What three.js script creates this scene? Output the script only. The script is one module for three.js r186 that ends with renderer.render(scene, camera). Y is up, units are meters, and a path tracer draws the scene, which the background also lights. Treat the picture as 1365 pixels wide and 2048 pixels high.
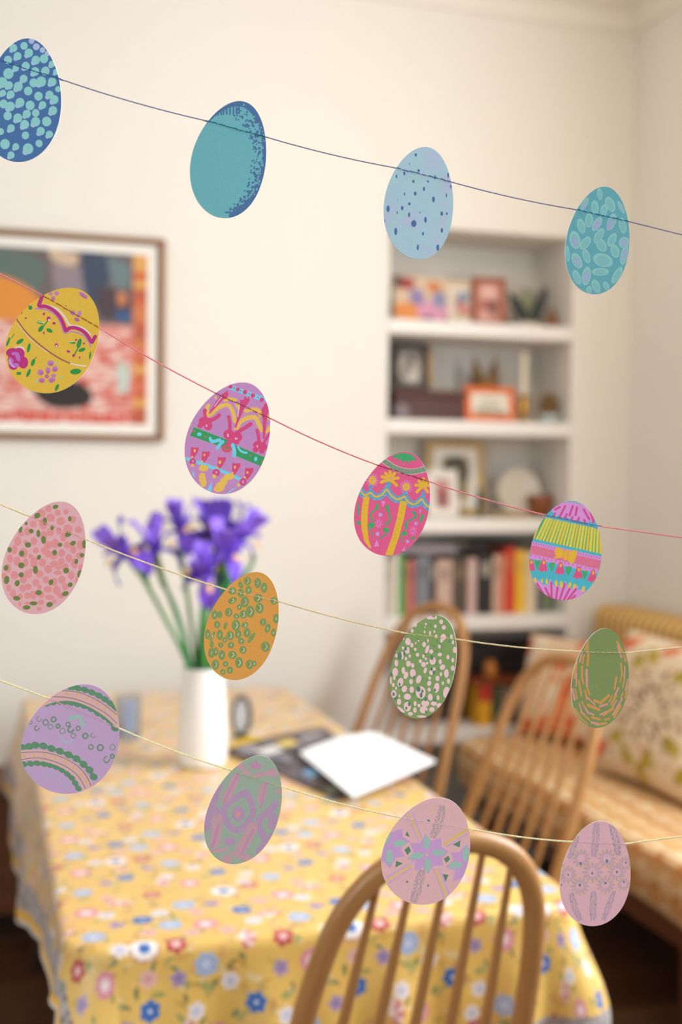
import * as THREE from 'three';
import { RoundedBoxGeometry } from 'three/addons/geometries/RoundedBoxGeometry.js';
import { mergeGeometries } from 'three/addons/utils/BufferGeometryUtils.js';
import { RectAreaLightUniformsLib } from 'three/addons/lights/RectAreaLightUniformsLib.js';

// ---------------------------------------------------------------- camera, sky, light, exposure
const scene = new THREE.Scene();
const camera = new THREE.PerspectiveCamera(46.21, 1365 / 2048, 0.05, 60);
camera.position.set(0, 1.42, 0);
camera.rotation.set(-0.03292, -0.29147, 0.01239, 'YXZ');
camera.focus = 0.958;
camera.userData.fStop = 3.4;
const renderer = new THREE.WebGLRenderer({ antialias: true });
renderer.toneMapping = THREE.LinearToneMapping;
renderer.toneMappingExposure = 0.75;
renderer.shadowMap.enabled = true;
RectAreaLightUniformsLib.init();
scene.background = new THREE.Color(0.62, 0.78, 1.0);   // overcast sky outside the windows
scene.backgroundIntensity = 0.8;
const daylight = new THREE.RectAreaLight(new THREE.Color(0.91, 0.98, 1.07), 16, 1.5, 1.75);   // sky light in the big window of the right wall
daylight.position.set(2.43, 1.925, -1.5); daylight.lookAt(0, 1.925, -1.5);
scene.add(daylight);
const daylight2 = new THREE.RectAreaLight(new THREE.Color(0.86, 0.97, 1.15), 10, 1.5, 1.7);   // added fill light, set in an unseen added window of the left wall
daylight2.position.set(-2.71, 1.75, 1.0); daylight2.lookAt(0, 1.75, 1.0);
scene.add(daylight2);

// ---------------------------------------------------------------- helpers
function rng(seed) { let s = seed >>> 0; return () => { s = (s + 0x6d2b79f5) >>> 0; let t = Math.imul(s ^ (s >>> 15), 1 | s); t = (t + Math.imul(t ^ (t >>> 7), 61 | t)) ^ t; return ((t ^ (t >>> 14)) >>> 0) / 4294967296; }; }
const V = (x, y, z) => new THREE.Vector3(x, y, z);
const lerp = THREE.MathUtils.lerp, smooth = THREE.MathUtils.smoothstep;
const used = {};
function numbered(n) { const k = used[n] = (used[n] ?? -1) + 1; return k ? `${n}_${String(k).padStart(3, '0')}` : n; }
function cast(o) { o.traverse((c) => { if (c.isMesh) { c.castShadow = true; c.receiveShadow = true; } }); return o; }
function part(name, geometry, material, parent, label) {
  const siblings = parent.children.filter((c) => c.name === name || c.name.startsWith(name + '_0')).length;
  const m = new THREE.Mesh(geometry, material); m.name = siblings ? `${name}_${String(siblings).padStart(3, '0')}` : name;
  if (label) m.userData.label = label;
  parent.add(m); return cast(m);
}
function tag(o, label, category, group) { o.userData.label = label; o.userData.category = category; if (group) o.userData.group = group; return o; }
function thing(name, label, category, at = [0, 0, 0], turn = 0, group) {
  const g = new THREE.Group(); g.name = numbered(name); g.position.set(...at); g.rotation.y = turn; scene.add(g); return tag(g, label, category, group);
}
function single(name, geometry, material, label, category, at = [0, 0, 0], turn = 0, group) {
  const m = new THREE.Mesh(geometry, material); m.name = numbered(name); m.position.set(...at); m.rotation.y = turn; scene.add(cast(m)); return tag(m, label, category, group);
}
function structure(name, geometry, material) {
  const o = geometry ? new THREE.Mesh(geometry, material) : new THREE.Group(); o.name = name; o.userData.kind = 'structure'; scene.add(cast(o)); return o;
}
const move = (g, x, y, z) => g.translate(x, y, z);
const box = (w, h, d, r = 0.004, seg = 2) => new RoundedBoxGeometry(w, h, d, seg, Math.min(r, w / 2.02, h / 2.02, d / 2.02));
function span(x0, x1, y0, y1, z0, z1, r) { return move(box(x1 - x0, y1 - y0, z1 - z0, r), (x0 + x1) / 2, (y0 + y1) / 2, (z0 + z1) / 2); }
function plainSpan(x0, x1, y0, y1, z0, z1) { return move(new THREE.BoxGeometry(x1 - x0, y1 - y0, z1 - z0), (x0 + x1) / 2, (y0 + y1) / 2, (z0 + z1) / 2); }
function tube(points, radius, segs = 32, radial = 10, closed = false) { return new THREE.TubeGeometry(new THREE.CatmullRomCurve3(points, closed), segs, radius, radial, closed); }
// a rod whose radius varies along a polyline, with an optional flattening
function rod(points, radii, segs = 24, radial = 12, flat = 1, flatAxis = null) {
  const curve = new THREE.CatmullRomCurve3(points), pos = [], idx = [], uv = [];
  const frames = curve.computeFrenetFrames(segs, false);
  for (let i = 0; i <= segs; i++) {
    const t = i / segs, p = curve.getPointAt(t), f = t * (radii.length - 1), k = Math.min(radii.length - 2, Math.floor(f)), r = lerp(radii[k], radii[k + 1], f - k);
    let n = frames.normals[i], b = frames.binormals[i];
    if (flatAxis) { b = flatAxis.clone().addScaledVector(frames.tangents[i], -flatAxis.dot(frames.tangents[i])).normalize(); n = b.clone().cross(frames.tangents[i]); }
    for (let j = 0; j <= radial; j++) {
      const a = (j / radial) * Math.PI * 2, q = p.clone().addScaledVector(n, Math.cos(a) * r).addScaledVector(b, Math.sin(a) * r * flat);
      pos.push(q.x, q.y, q.z); uv.push(j / radial * 0.1, t * curve.getLength());
    }
  }
  for (let i = 0; i < segs; i++) for (let j = 0; j < radial; j++) { const a = i * (radial + 1) + j, b = a + radial + 1; idx.push(a, b, a + 1, b, b + 1, a + 1); }
  const last = segs * (radial + 1), c0 = pos.length / 3, p0 = curve.getPointAt(0), p1 = curve.getPointAt(1);
  pos.push(p0.x, p0.y, p0.z, p1.x, p1.y, p1.z); uv.push(0, 0, 0, 0);
  for (let j = 0; j < radial; j++) { idx.push(c0, j, j + 1); idx.push(c0 + 1, last + j + 1, last + j); }
  const g = new THREE.BufferGeometry(); g.setAttribute('position', new THREE.Float32BufferAttribute(pos, 3)); g.setAttribute('uv', new THREE.Float32BufferAttribute(uv, 2)); g.setIndex(idx); g.computeVertexNormals(); return g;
}
// a grid surface from a function (u, v) -> [x, y, z]
function sheet(f, nu, nv, uvOf) {
  const pos = [], uv = [], idx = [];
  for (let i = 0; i <= nu; i++) for (let j = 0; j <= nv; j++) { const p = f(i / nu, j / nv); pos.push(...p); uv.push(...(uvOf ? uvOf(i / nu, j / nv, p) : [i / nu, j / nv])); }
  for (let i = 0; i < nu; i++) for (let j = 0; j < nv; j++) { const a = i * (nv + 1) + j, b = a + nv + 1; idx.push(a, b, a + 1, b, b + 1, a + 1); }
  const g = new THREE.BufferGeometry(); g.setAttribute('position', new THREE.Float32BufferAttribute(pos, 3)); g.setAttribute('uv', new THREE.Float32BufferAttribute(uv, 2)); g.setIndex(idx); g.computeVertexNormals(); return g;
}
const lathe = (pts, seg = 40) => new THREE.LatheGeometry(pts.map(([r, y]) => new THREE.Vector2(r, y)), seg);
function canvasTexture(w, h, draw, srgb = true) {
  const c = document.createElement('canvas'); c.width = w; c.height = h; draw(c.getContext('2d'), w, h);
  const t = new THREE.CanvasTexture(c); if (srgb) t.colorSpace = THREE.SRGBColorSpace; t.wrapS = t.wrapT = THREE.RepeatWrapping; t.anisotropy = 8; return t;
}
// tileable value noise, several octaves, 0..1
function noiseField(n, cells, octaves, seed) {
  const out = new Float32Array(n * n); let total = 0;
  for (let o = 0; o < octaves; o++) {
    const m = cells << o, r = rng(seed + o * 77), g = Float32Array.from({ length: m * m }, r), amp = 0.5 ** o; total += amp;
    for (let y = 0; y < n; y++) for (let x = 0; x < n; x++) {
      const fx = (x / n) * m, fy = (y / n) * m, ix = Math.floor(fx), iy = Math.floor(fy); let u = fx - ix, v = fy - iy; u = u * u * (3 - 2 * u); v = v * v * (3 - 2 * v);
      const at = (a, b) => g[((iy + b) % m) * m + ((ix + a) % m)];
      out[y * n + x] += amp * lerp(lerp(at(0, 0), at(1, 0), u), lerp(at(0, 1), at(1, 1), u), v);
    }
  }
  return out.map((q) => q / total);
}
function fieldTexture(n, f, srgb) {
  const d = new Uint8Array(n * n * 4);
  for (let i = 0; i < n * n; i++) { const c = f(i); d[i * 4] = c[0]; d[i * 4 + 1] = c[1]; d[i * 4 + 2] = c[2]; d[i * 4 + 3] = 255; }
  const t = new THREE.DataTexture(d, n, n); t.magFilter = THREE.LinearFilter; t.minFilter = THREE.LinearFilter; t.wrapS = t.wrapT = THREE.RepeatWrapping; if (srgb) t.colorSpace = THREE.SRGBColorSpace; t.needsUpdate = true; return t;
}
const plasterNoise = noiseField(256, 8, 5, 3), fineNoise = noiseField(256, 48, 3, 9);
const plasterBump = fieldTexture(256, (i) => { const v = 255 * plasterNoise[i]; return [v, v, v]; });
const weaveBump = fieldTexture(256, (i) => { const x = i % 256, y = i >> 8, v = 128 + 60 * Math.sin(x * Math.PI / 4) * Math.sign(Math.sin(y * Math.PI / 8)) + 50 * Math.sin(y * Math.PI / 4); return [v, v, v]; });
const std = (color, roughness = 0.7, extra = {}) => new THREE.MeshStandardMaterial({ color, roughness, metalness: 0, ...extra });
function woodTexture(seed, light, dark, n = 512) {
  const streak = noiseField(n, 6, 4, seed), a = new THREE.Color(light), b = new THREE.Color(dark), warp = noiseField(n, 4, 3, seed + 5);
  return fieldTexture(n, (i) => {
    const x = i % n, y = (i / n) | 0, w = warp[i] * 5, k = 0.5 + 0.5 * Math.sin((x / n) * 60 + w * 6), s = streak[((y >> 4) % n) * n + ((x * 5 + ((w * 9) | 0)) % n)];
    const t = Math.min(1, Math.max(0, 0.45 * k * streak[i] + 0.6 * s - 0.1)), c = a.clone().lerp(b, t).convertLinearToSRGB(); return [255 * c.r, 255 * c.g, 255 * c.b];
  }, true);
}
const woodMap = woodTexture(11, '#be8c52', '#8f5d2c'); woodMap.repeat.set(8, 1.6);
const walnutMap = woodTexture(21, '#7c4a2a', '#4c2a17'); walnutMap.repeat.set(1, 1);
const floorMap = woodTexture(31, '#6e4c33', '#432b1b');
const M = {
  wall: std('#eae5db', 0.92, { bumpMap: plasterBump, bumpScale: 0.0006 }),
  ceiling: std('#ece6db', 0.95, { bumpMap: plasterBump, bumpScale: 0.0005 }),
  whitePaint: std('#efebe4', 0.55),
  shelfBack: std('#e2dcd2', 0.85),
  wood: std('#ffffff', 0.38, { map: woodMap }),
  walnut: std('#ffffff', 0.45, { map: walnutMap }),
  darkWood: std('#3a2618', 0.5),
  floor: std('#ffffff', 0.42, { map: floorMap }),
  porcelain: new THREE.MeshPhysicalMaterial({ color: '#f3f1ec', roughness: 0.32, clearcoat: 0.4, clearcoatRoughness: 0.25, bumpMap: plasterBump, bumpScale: 0.001 }),
  bronze: std('#8a6238', 0.45, { metalness: 0.35 }),
  gold: std('#d6a548', 0.16, { metalness: 0.9 }),
  mat: std('#f3efe6', 0.9),
  paper: std('#f8f8f8', 0.85),
  black: std('#1d1a18', 0.6),
};

// ---------------------------------------------------------------- the setting
const ROOM = { left: -2.6, right: 2.32, back: -4.0, front: 2.34, top: 3.14 };
const NICHE = { x0: 1.366, x1: 2.078, y1: 2.288, deep: 0.29 };
{
  const floor = structure('floor');
  part('subfloor', plainSpan(ROOM.left - 0.2, ROOM.right + 0.2, -0.14, -0.024, ROOM.back - 0.3, ROOM.front + 0.2), std('#2b1c12', 0.9), floor);
  const r = rng(5), tones = ['#ffffff', '#e9dccf', '#f6e6d6', '#d9c8b8'].map((c) => std(c, 0.42, { map: floorMap }));
  const variants = [0, 1, 2].map((k) => { const g = box(1, 0.022, 0.1475, 0.002, 1), uv = g.attributes.uv, p = g.attributes.position; for (let i = 0; i < uv.count; i++) uv.setXY(i, p.getZ(i) * 1.4 + k * 0.37, p.getX(i) * 0.5 + k * 0.21); return g; });
  for (let k = 0; k < 43; k++) {                       // boards running across the room
    const z = ROOM.back + 0.075 + k * 0.15;
    let x = ROOM.left - r() * 0.9;
    while (x < ROOM.right) {
      const L = 1.3 + r() * 0.9, x0 = Math.max(x, ROOM.left), x1 = Math.min(x + L, ROOM.right), n = (r() * 12) | 0; x += L;
      if (x1 - x0 < 0.05) continue;
      const b = part('floorboard', variants[n % 3], tones[n % 4], floor); b.scale.x = x1 - x0 - 0.002; b.position.set((x0 + x1) / 2, -0.011, z);
    }
  }
}
structure('ceiling', plainSpan(ROOM.left - 0.2, ROOM.right + 0.2, ROOM.top, ROOM.top + 0.12, ROOM.back - 0.45, ROOM.front + 0.2), M.ceiling);
{
  const s = new THREE.Shape([[ROOM.left - 0.2, 0], [ROOM.right + 0.2, 0], [ROOM.right + 0.2, ROOM.top], [ROOM.left - 0.2, ROOM.top]].map(([x, y]) => new THREE.Vector2(x, y)));
  s.holes.push(new THREE.Path([[NICHE.x0, 0.06], [NICHE.x1, 0.06], [NICHE.x1, NICHE.y1], [NICHE.x0, NICHE.y1]].map(([x, y]) => new THREE.Vector2(x, y))));
  structure('wall_back', new THREE.ExtrudeGeometry(s, { depth: 0.1, bevelEnabled: false }).translate(0, 0, ROOM.back - 0.1), M.wall);
}
function wallWithWindow(name, long, hole, place) {
  const s = new THREE.Shape([[long[0], 0], [long[1], 0], [long[1], ROOM.top], [long[0], ROOM.top]].map(([x, y]) => new THREE.Vector2(x, y)));
  s.holes.push(new THREE.Path([[hole[0], hole[2]], [hole[1], hole[2]], [hole[1], hole[3]], [hole[0], hole[3]]].map(([x, y]) => new THREE.Vector2(x, y))));
  const w = structure(name, new THREE.ExtrudeGeometry(s, { depth: 0.2, bevelEnabled: false }), M.wall); place(w); return w;
}
const WIN = [-2.25, -0.75, 1.05, 2.8], WIN2 = [0.25, 1.75, 0.9, 2.6];  // second opening is added for the fill light
wallWithWindow('wall_right', [ROOM.back, ROOM.front + 0.2], WIN, (w) => { w.rotation.y = -Math.PI / 2; w.position.x = ROOM.right + 0.2; });
wallWithWindow('wall_left', [ROOM.back, ROOM.front + 0.2], WIN2, (w) => { w.rotation.y = -Math.PI / 2; w.position.x = ROOM.left; });
structure('wall_front', plainSpan(ROOM.left, ROOM.right, 0, ROOM.top, ROOM.front, ROOM.front + 0.2), M.wall);
function windowUnit(name, w, h, at, turn) {
  const g = structure(name); g.position.set(...at); g.rotation.y = turn;
  for (const [x0, x1, y0, y1] of [[-w / 2, w / 2, h / 2 - 0.06, h / 2], [-w / 2, w / 2, -h / 2, -h / 2 + 0.07], [-w / 2, -w / 2 + 0.06, -h / 2, h / 2], [w / 2 - 0.06, w / 2, -h / 2, h / 2], [-0.025, 0.025, -h / 2, h / 2], [-w / 2, w / 2, -0.02, 0.02]]) part('window_bar', span(x0, x1, y0, y1, -0.025, 0.025, 0.006), M.whitePaint, g);
  part('window_pane', plainSpan(-w / 2, w / 2, -h / 2, h / 2, -0.002, 0.002), new THREE.MeshPhysicalMaterial({ color: '#ffffff', transmission: 1, roughness: 0.02, thickness: 0, ior: 1.5 }), g);
}
windowUnit('window_1', 1.5, 1.75, [ROOM.right + 0.155, 1.925, -1.5], Math.PI / 2);
windowUnit('added_window_2', 1.5, 1.7, [ROOM.left - 0.155, 1.75, 1.0], Math.PI / 2);  // unseen window, added to carry the fill light
function cornice(name, length, at, turn) {              // plain coved cornice: lower lip, cove, upper step
  const prof = new THREE.Shape(); prof.moveTo(0, -0.085); prof.lineTo(0.012, -0.085); prof.lineTo(0.014, -0.07); prof.quadraticCurveTo(0.022, -0.02, 0.075, -0.014); prof.lineTo(0.09, -0.012); prof.lineTo(0.09, 0); prof.lineTo(0, 0);
  const t = structure(name, new THREE.ExtrudeGeometry(prof, { depth: length, bevelEnabled: false, curveSegments: 10 }), M.ceiling); t.position.set(...at); t.rotation.y = turn;
}
cornice('trim_1', ROOM.right - ROOM.left, [ROOM.right, ROOM.top, ROOM.back], -Math.PI / 2);
cornice('trim_2', ROOM.front - ROOM.back, [ROOM.right, ROOM.top, ROOM.front], Math.PI);
structure('baseboard_back', span(ROOM.left, NICHE.x0 - 0.03, 0, 0.12, ROOM.back, ROOM.back + 0.018, 0.004), M.whitePaint);
structure('baseboard_right', span(ROOM.right - 0.018, ROOM.right, 0, 0.12, ROOM.back, ROOM.front, 0.004), M.whitePaint);

{ // added unseen globe lamp, put in to warm the upper right corner
  const l = thing('added_pendant_lamp', 'added unseen warm glass pendant lamp on a short cord under the ceiling above the chairs', 'lamp', [1.45, 2.74, -2.15]);
  part('globe_shade', new THREE.SphereGeometry(0.11, 32, 24), new THREE.MeshStandardMaterial({ color: '#fff1dc', roughness: 0.5, emissive: new THREE.Color(1.0, 0.72, 0.42), emissiveIntensity: 1.5 }), l);
  part('cord', plainSpan(-0.003, 0.003, 0.11, 0.37, -0.003, 0.003), M.black, l); part('ceiling_rose', lathe([[0, 0.37], [0.045, 0.375], [0.05, 0.4], [0, 0.4]], 28), M.whitePaint, l);
  const b = new THREE.PointLight(new THREE.Color(1.0, 0.76, 0.48), 1.6, 0, 2); b.position.set(0, 0, 0); b.castShadow = true; l.add(b);
}

// ---------------------------------------------------------------- alcove bookcase
const SHELF = [1.963, 1.612, 1.260, 0.908, 0.50];         // upper faces of the shelves
{
  const b = thing('alcove_bookcase', 'white painted open bookcase built into the alcove of the back wall', 'bookcase');
  const { x0, x1, y1, deep } = NICHE, zb = ROOM.back - deep, zf = ROOM.back + 0.004, zw = ROOM.back - 0.1;
  part('back_panel', plainSpan(x0 - 0.03, x1 + 0.03, 0.03, y1 + 0.03, zb - 0.02, zb), M.shelfBack, b);
  part('side_panel', plainSpan(x0 - 0.03, x0, 0.03, y1, zb, zw), M.shelfBack, b);
  part('side_panel', plainSpan(x1, x1 + 0.03, 0.03, y1, zb, zw), M.shelfBack, b);
  part('top_panel', plainSpan(x0 - 0.03, x1 + 0.03, y1, y1 + 0.03, zb, zw), M.shelfBack, b);
  for (const y of SHELF) part('shelf', span(x0, x1, y - 0.052, y, zb, zf, 0.006), M.whitePaint, b);
  part('plinth', span(x0, x1, 0.061, 0.12, zb, zf, 0.004), M.whitePaint, b);
}

// ---------------------------------------------------------------- framed picture on the back wall
{
  const w = 0.94, h = 0.664, p = thing('framed_picture', 'large framed painting in reds, orange and grey hanging on the back wall', 'picture', [0.578 - w / 2, 1.847, ROOM.back + 0.004]);
  const art = canvasTexture(1024, 680, (c, W, H) => {
    const r = rng(8); c.fillStyle = '#cfae9f'; c.fillRect(0, 0, W, H);
    const blob = (col, pts) => { c.fillStyle = col; c.beginPath(); c.moveTo(...pts[0]); for (let i = 1; i < pts.length; i++) { const a = pts[i], b = pts[(i + 1) % pts.length]; c.quadraticCurveTo(a[0], a[1], (a[0] + b[0]) / 2, (a[1] + b[1]) / 2); } c.fill(); };
    c.fillStyle = '#6b605f'; c.fillRect(0, 0, W, H * 0.42);
    blob('#5d6f68', [[300, 0], [640, 0], [600, 190], [420, 260], [300, 180]]); blob('#8c7f86', [[640, 60], [780, 40], [800, 170], [660, 200]]); blob('#3f4b5e', [[760, 0], [900, 0], [870, 120], [800, 250], [760, 120]]); blob('#6b7d80', [[860, 20], [960, 20], [950, 150], [880, 140]]); blob('#4c3f45', [[820, 140], [960, 130], [960, 260], [820, 270]]); blob('#c07a55', [[900, 150], [945, 150], [940, 210], [900, 210]]); blob('#3e5a86', [[890, 230], [960, 220], [960, 270], [900, 270]]);
    blob('#c9b096', [[630, 0], [760, 0], [740, 70], [640, 50]]); blob('#8d4a3a', [[300, 20], [420, 20], [430, 140], [330, 200]]); blob('#7b4b3a', [[0, 0], [300, 0], [320, 240], [0, 260]]); blob('#a35b35', [[640, 200], [800, 190], [780, 260], [650, 260]]);
    blob('#d98b39', [[420, 110], [520, 120], [640, 230], [560, 290], [330, 300]]);
    c.fillStyle = '#d29a90'; c.fillRect(0, H * 0.42, W, H * 0.58);
    for (let k = 0; k < 15; k++) for (let x = 0; x < W; x += 26 + r() * 40) { const y = H * 0.43 + k * 26 + r() * 7; c.fillStyle = ['#cf5a48', '#d87567', '#ead0c4', '#e3b2a6', '#ecdcd2', '#c94a3b', '#dfa79b'][(r() * 7 + (k % 3 ? 0 : 3)) % 7 | 0]; c.fillRect(x, y, 30 + r() * 60, 9 + r() * 9); }
    blob('#bccac0', [[900, 430], [960, 430], [950, 560], [905, 560]]); blob('#2f2b29', [[560, 540], [640, 505], [760, 510], [815, 570], [780, 620], [620, 625]]);
    c.fillStyle = '#cf4f3f'; for (let x = 300; x < 960; x += 50) c.fillRect(x, 640, 40, 30);
    for (let y = 0; y < H; y += 34) { c.fillStyle = ['#c4643f', '#cf6f55', '#d8a15c', '#b65d44', '#c97a4c'][(r() * 5) | 0]; c.fillRect(965, y, 59, 35); c.fillRect(0, y, 59, 35); }
  });
  art.wrapS = art.wrapT = THREE.ClampToEdgeWrapping;
  const f = 0.021;
  part('frame_side', span(-w / 2, w / 2, h / 2 - f, h / 2, 0, 0.028, 0.005), M.bronze, p); part('frame_side', span(-w / 2, w / 2, -h / 2, -h / 2 + f, 0, 0.028, 0.005), M.bronze, p);
  part('frame_side', span(-w / 2, -w / 2 + f, -h / 2 + f, h / 2 - f, 0, 0.028, 0.005), M.bronze, p); part('frame_side', span(w / 2 - f, w / 2, -h / 2 + f, h / 2 - f, 0, 0.028, 0.005), M.bronze, p);
  part('mount', plainSpan(-w / 2 + f, w / 2 - f, -h / 2 + f, h / 2 - f, 0.002, 0.012), M.mat, p);
  part('painting', new THREE.PlaneGeometry(w - 0.112, h - 0.108).translate(0, 0.0, 0.0126), std('#ffffff', 0.8, { map: art }), p);
}

// ---------------------------------------------------------------- daybed along the right wall
{
  const d = thing('daybed', 'long upholstered daybed with striped seat and ribbed back along the right wall', 'sofa');
  const stripes = canvasTexture(512, 1024, (c, W, H) => {        // v runs across the seat, from the back down over the front
    const r = rng(14); c.fillStyle = '#dca96a'; c.fillRect(0, 0, W, H);
    for (let y = 0; y < H; y += 9) { c.fillStyle = ['#d59f60', '#e2b276', '#d8a566'][(r() * 3) | 0]; c.fillRect(0, y, W, 5); }
    const bands = ['#cf9150', '#ecd2a6', '#dfae72', '#f0dcb6', '#c98a4c', '#eed6ac', '#d9a562', '#efdbb4', '#c27f42', '#ecd2a4'];
    for (let k = 0; k < 14; k++) { const y = H * 0.36 + k * 46; c.fillStyle = bands[k % 10]; c.fillRect(0, y, W, 46); for (let x = (k % 2) * 24; x < W; x += 64) { c.fillStyle = k % 2 ? '#dda25e' : '#e9c795'; c.fillRect(x, y + 6, 40 + r() * 10, 20); } }
  });
  stripes.repeat.set(3.2, 1);
  const ribs = canvasTexture(256, 64, (c, W, H) => { for (let k = 0; k < 8; k++) { c.fillStyle = '#c4924a'; c.fillRect(k * 32, 0, 32, H); c.fillStyle = '#ecca86'; c.fillRect(k * 32 + 6, 0, 15, H); c.fillStyle = '#a8742f'; c.fillRect(k * 32 + 28, 0, 4, H); } });
  const ribBump = canvasTexture(256, 8, (c, W, H) => { for (let x = 0; x < W; x++) { const v = Math.round(128 + 120 * Math.cos((x / 32) * Math.PI * 2 - 3)); c.fillStyle = `rgb(${v},${v},${v})`; c.fillRect(x, 0, 1, H); } }, false);
  ribs.repeat.set(10, 1); ribBump.repeat.set(10, 1);
  const fabric = std('#ffffff', 0.95, { map: stripes, bumpMap: weaveBump, bumpScale: 0.0006 });
  const z0 = -3.97, z1 = -1.35, xb = 2.16, xf = 1.64;
  // seat: one cushion profile swept along the wall
  const prof = []; for (const [x, y] of [[xb + 0.12, 0.30], [xb + 0.12, 0.46], [2.0, 0.468], [1.85, 0.47], [1.72, 0.469], [1.667, 0.463], [1.646, 0.447], [1.64, 0.42], [1.64, 0.37], [1.645, 0.325], [1.66, 0.305], [1.75, 0.30], [xb + 0.12, 0.30]]) prof.push(V(x, y, 0));
  const len = []; let tot = 0; prof.forEach((p, i) => { if (i) tot += p.distanceTo(prof[i - 1]); len.push(tot); });
  const seat = sheet((u, v) => { const f = v * (prof.length - 1), k = Math.min(prof.length - 2, f | 0), p = prof[k].clone().lerp(prof[k + 1], f - k); return [p.x + 0.004 * Math.sin(u * 40), p.y + 0.005 * Math.sin(u * 23 + v * 5), lerp(z0, z1, u)]; }, 60, prof.length - 1, (u, v) => { const f = v * (prof.length - 1), k = Math.min(prof.length - 2, f | 0); return [u, 1 - Math.min(1, Math.max(0, (lerp(len[k], len[k + 1], f - k) - 0.16) / 0.86))]; });
  part('seat_cushion', seat, Object.assign(fabric, { side: THREE.DoubleSide }), d);
  const back = box(0.16, 0.50, z1 - z0, 0.055, 6), uvb = back.attributes.uv, pb = back.attributes.position;
  for (let i = 0; i < uvb.count; i++) uvb.setXY(i, (pb.getZ(i) - z0) / 3.6, pb.getY(i));
  part('back_cushion', move(back, xb + 0.07, 0.70, (z0 + z1) / 2), std('#ffffff', 0.95, { map: ribs, bumpMap: ribBump, bumpScale: 0.004 }), d);
  part('base_rail', span(1.68, 1.71, 0.235, 0.299, z0, z1, 0.006), M.walnut, d); part('base_rail', span(2.24, 2.27, 0.235, 0.299, z0, z1, 0.006), M.walnut, d);
  for (const z of [z0 + 0.03, (z0 + z1) / 2, z1 - 0.03]) part('cross_rail', span(1.71, 2.24, 0.245, 0.297, z - 0.02, z + 0.02, 0.005), M.walnut, d);
  for (const z of [z0 + 0.12, -2.62, z1 - 0.12]) for (const x of [1.72, 2.22]) part('leg', move(new THREE.CylinderGeometry(0.022, 0.014, 0.235, 14), x, 0.1175, z), M.walnut, d);
}
function pillowGeometry(w, h, t) {
  const half = (s) => sheet((u, v) => { const x = 2 * u - 1, y = 2 * v - 1, e = Math.pow(Math.max(0, (1 - x ** 4) * (1 - y ** 4)), 0.55), k = 1 - 0.05 * (1 - Math.abs(x)) * y * y - 0.05 * (1 - Math.abs(y)) * x * x; return [x * w / 2 * k * s, y * h / 2 * k, s * t / 2 * e]; }, 28, 28, (u, v) => [s > 0 ? u : 1 - u, v]);
  return mergeGeometries([half(1), half(-1)]);
}
{
  const print = canvasTexture(768, 768, (c, W, H) => {
    const r = rng(77); c.fillStyle = '#e7d2b4'; c.fillRect(0, 0, W, H);
    for (let y = 0; y < H; y += 10) { c.fillStyle = y % 20 ? '#e2cba9' : '#ecdabd'; c.fillRect(0, y, W, 5); }
    const leaf = (x, y, a, l, w, col) => { c.save(); c.translate(x, y); c.rotate(a); c.fillStyle = col; c.beginPath(); c.moveTo(0, -l); c.quadraticCurveTo(w, 0, 0, l); c.quadraticCurveTo(-w, 0, 0, -l); c.fill(); c.restore(); };
    for (const [x, y, a, l, w, col] of [[70, 90, .8, 70, 70, '#d9562b'], [150, 60, .2, 60, 60, '#df7a4a'], [60, 250, 2.2, 80, 80, '#d24f22'], [120, 330, .6, 60, 60, '#e0906a'], [50, 430, .3, 70, 55, '#d65a2c'], [60, 560, 2.6, 70, 70, '#cf4a20'], [130, 650, .7, 80, 60, '#d9562b'], [420, 60, 1.2, 70, 60, '#d86a36'], [640, 80, .3, 80, 70, '#d9562b']]) leaf(x, y, a, l, w, col);
    for (const [x, y, a] of [[250, 150, .4], [330, 110, -.6], [240, 560, .9], [330, 640, -.5], [470, 620, .3], [560, 180, 1.1], [600, 520, -.8], [420, 700, .2], [680, 640, .6], [690, 300, -.3]]) { leaf(x, y, a, 62, 66, '#b29a36'); leaf(x + 34, y + 20, a + 1.1, 40, 40, '#c4ad4c'); }
    for (let k = 0; k < 40; k++) { const a = k * 0.8, q = 60 + (k % 5) * 22; c.fillStyle = ['#8d6a4f', '#a98a6a', '#7b5b46'][k % 3]; c.beginPath(); c.ellipse(420 + Math.cos(a) * q * 1.5, 370 + Math.sin(a) * q * 1.2, 13 + r() * 12, 10 + r() * 8, a, 0, 7); c.fill(); }
    for (let k = 0; k < 26; k++) leaf(200 + r() * 520, 120 + r() * 560, r() * 6, 22, 20, ['#9b7a5a', '#c9a070', '#d49a5c'][k % 3]);
  });
  const m = std('#ffffff', 0.95, { map: print, bumpMap: weaveBump, bumpScale: 0.0005 });
  const c1 = single('patterned_cushion', pillowGeometry(0.56, 0.46, 0.17), m, 'large cream cushion with orange, olive and brown leaf print leaning on the daybed', 'cushion', [1.985, 0.70, -3.17], -Math.PI / 2 + 0.1);
  c1.rotation.set(-0.28, -Math.PI / 2 + 0.08, 0, 'YXZ');
  const print2 = canvasTexture(256, 256, (c, W, H) => { c.fillStyle = '#e9c9a6'; c.fillRect(0, 0, W, H); const r = rng(3); for (let k = 0; k < 26; k++) { c.fillStyle = ['#dd5a2c', '#e78350', '#f0dcc0', '#d9622f'][k % 4]; c.beginPath(); c.ellipse(r() * W, r() * H, 16 + r() * 22, 12 + r() * 18, r() * 3, 0, 7); c.fill(); } });
  const c2 = single('small_cushion', pillowGeometry(0.36, 0.36, 0.12), std('#ffffff', 0.95, { map: print2 }), 'small orange and cream cushion at the far end of the daybed', 'cushion', [1.985, 0.665, -3.82], 0);
  c2.rotation.set(-0.22, -Math.PI / 2 + 0.5, 0, 'YXZ');
}

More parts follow.
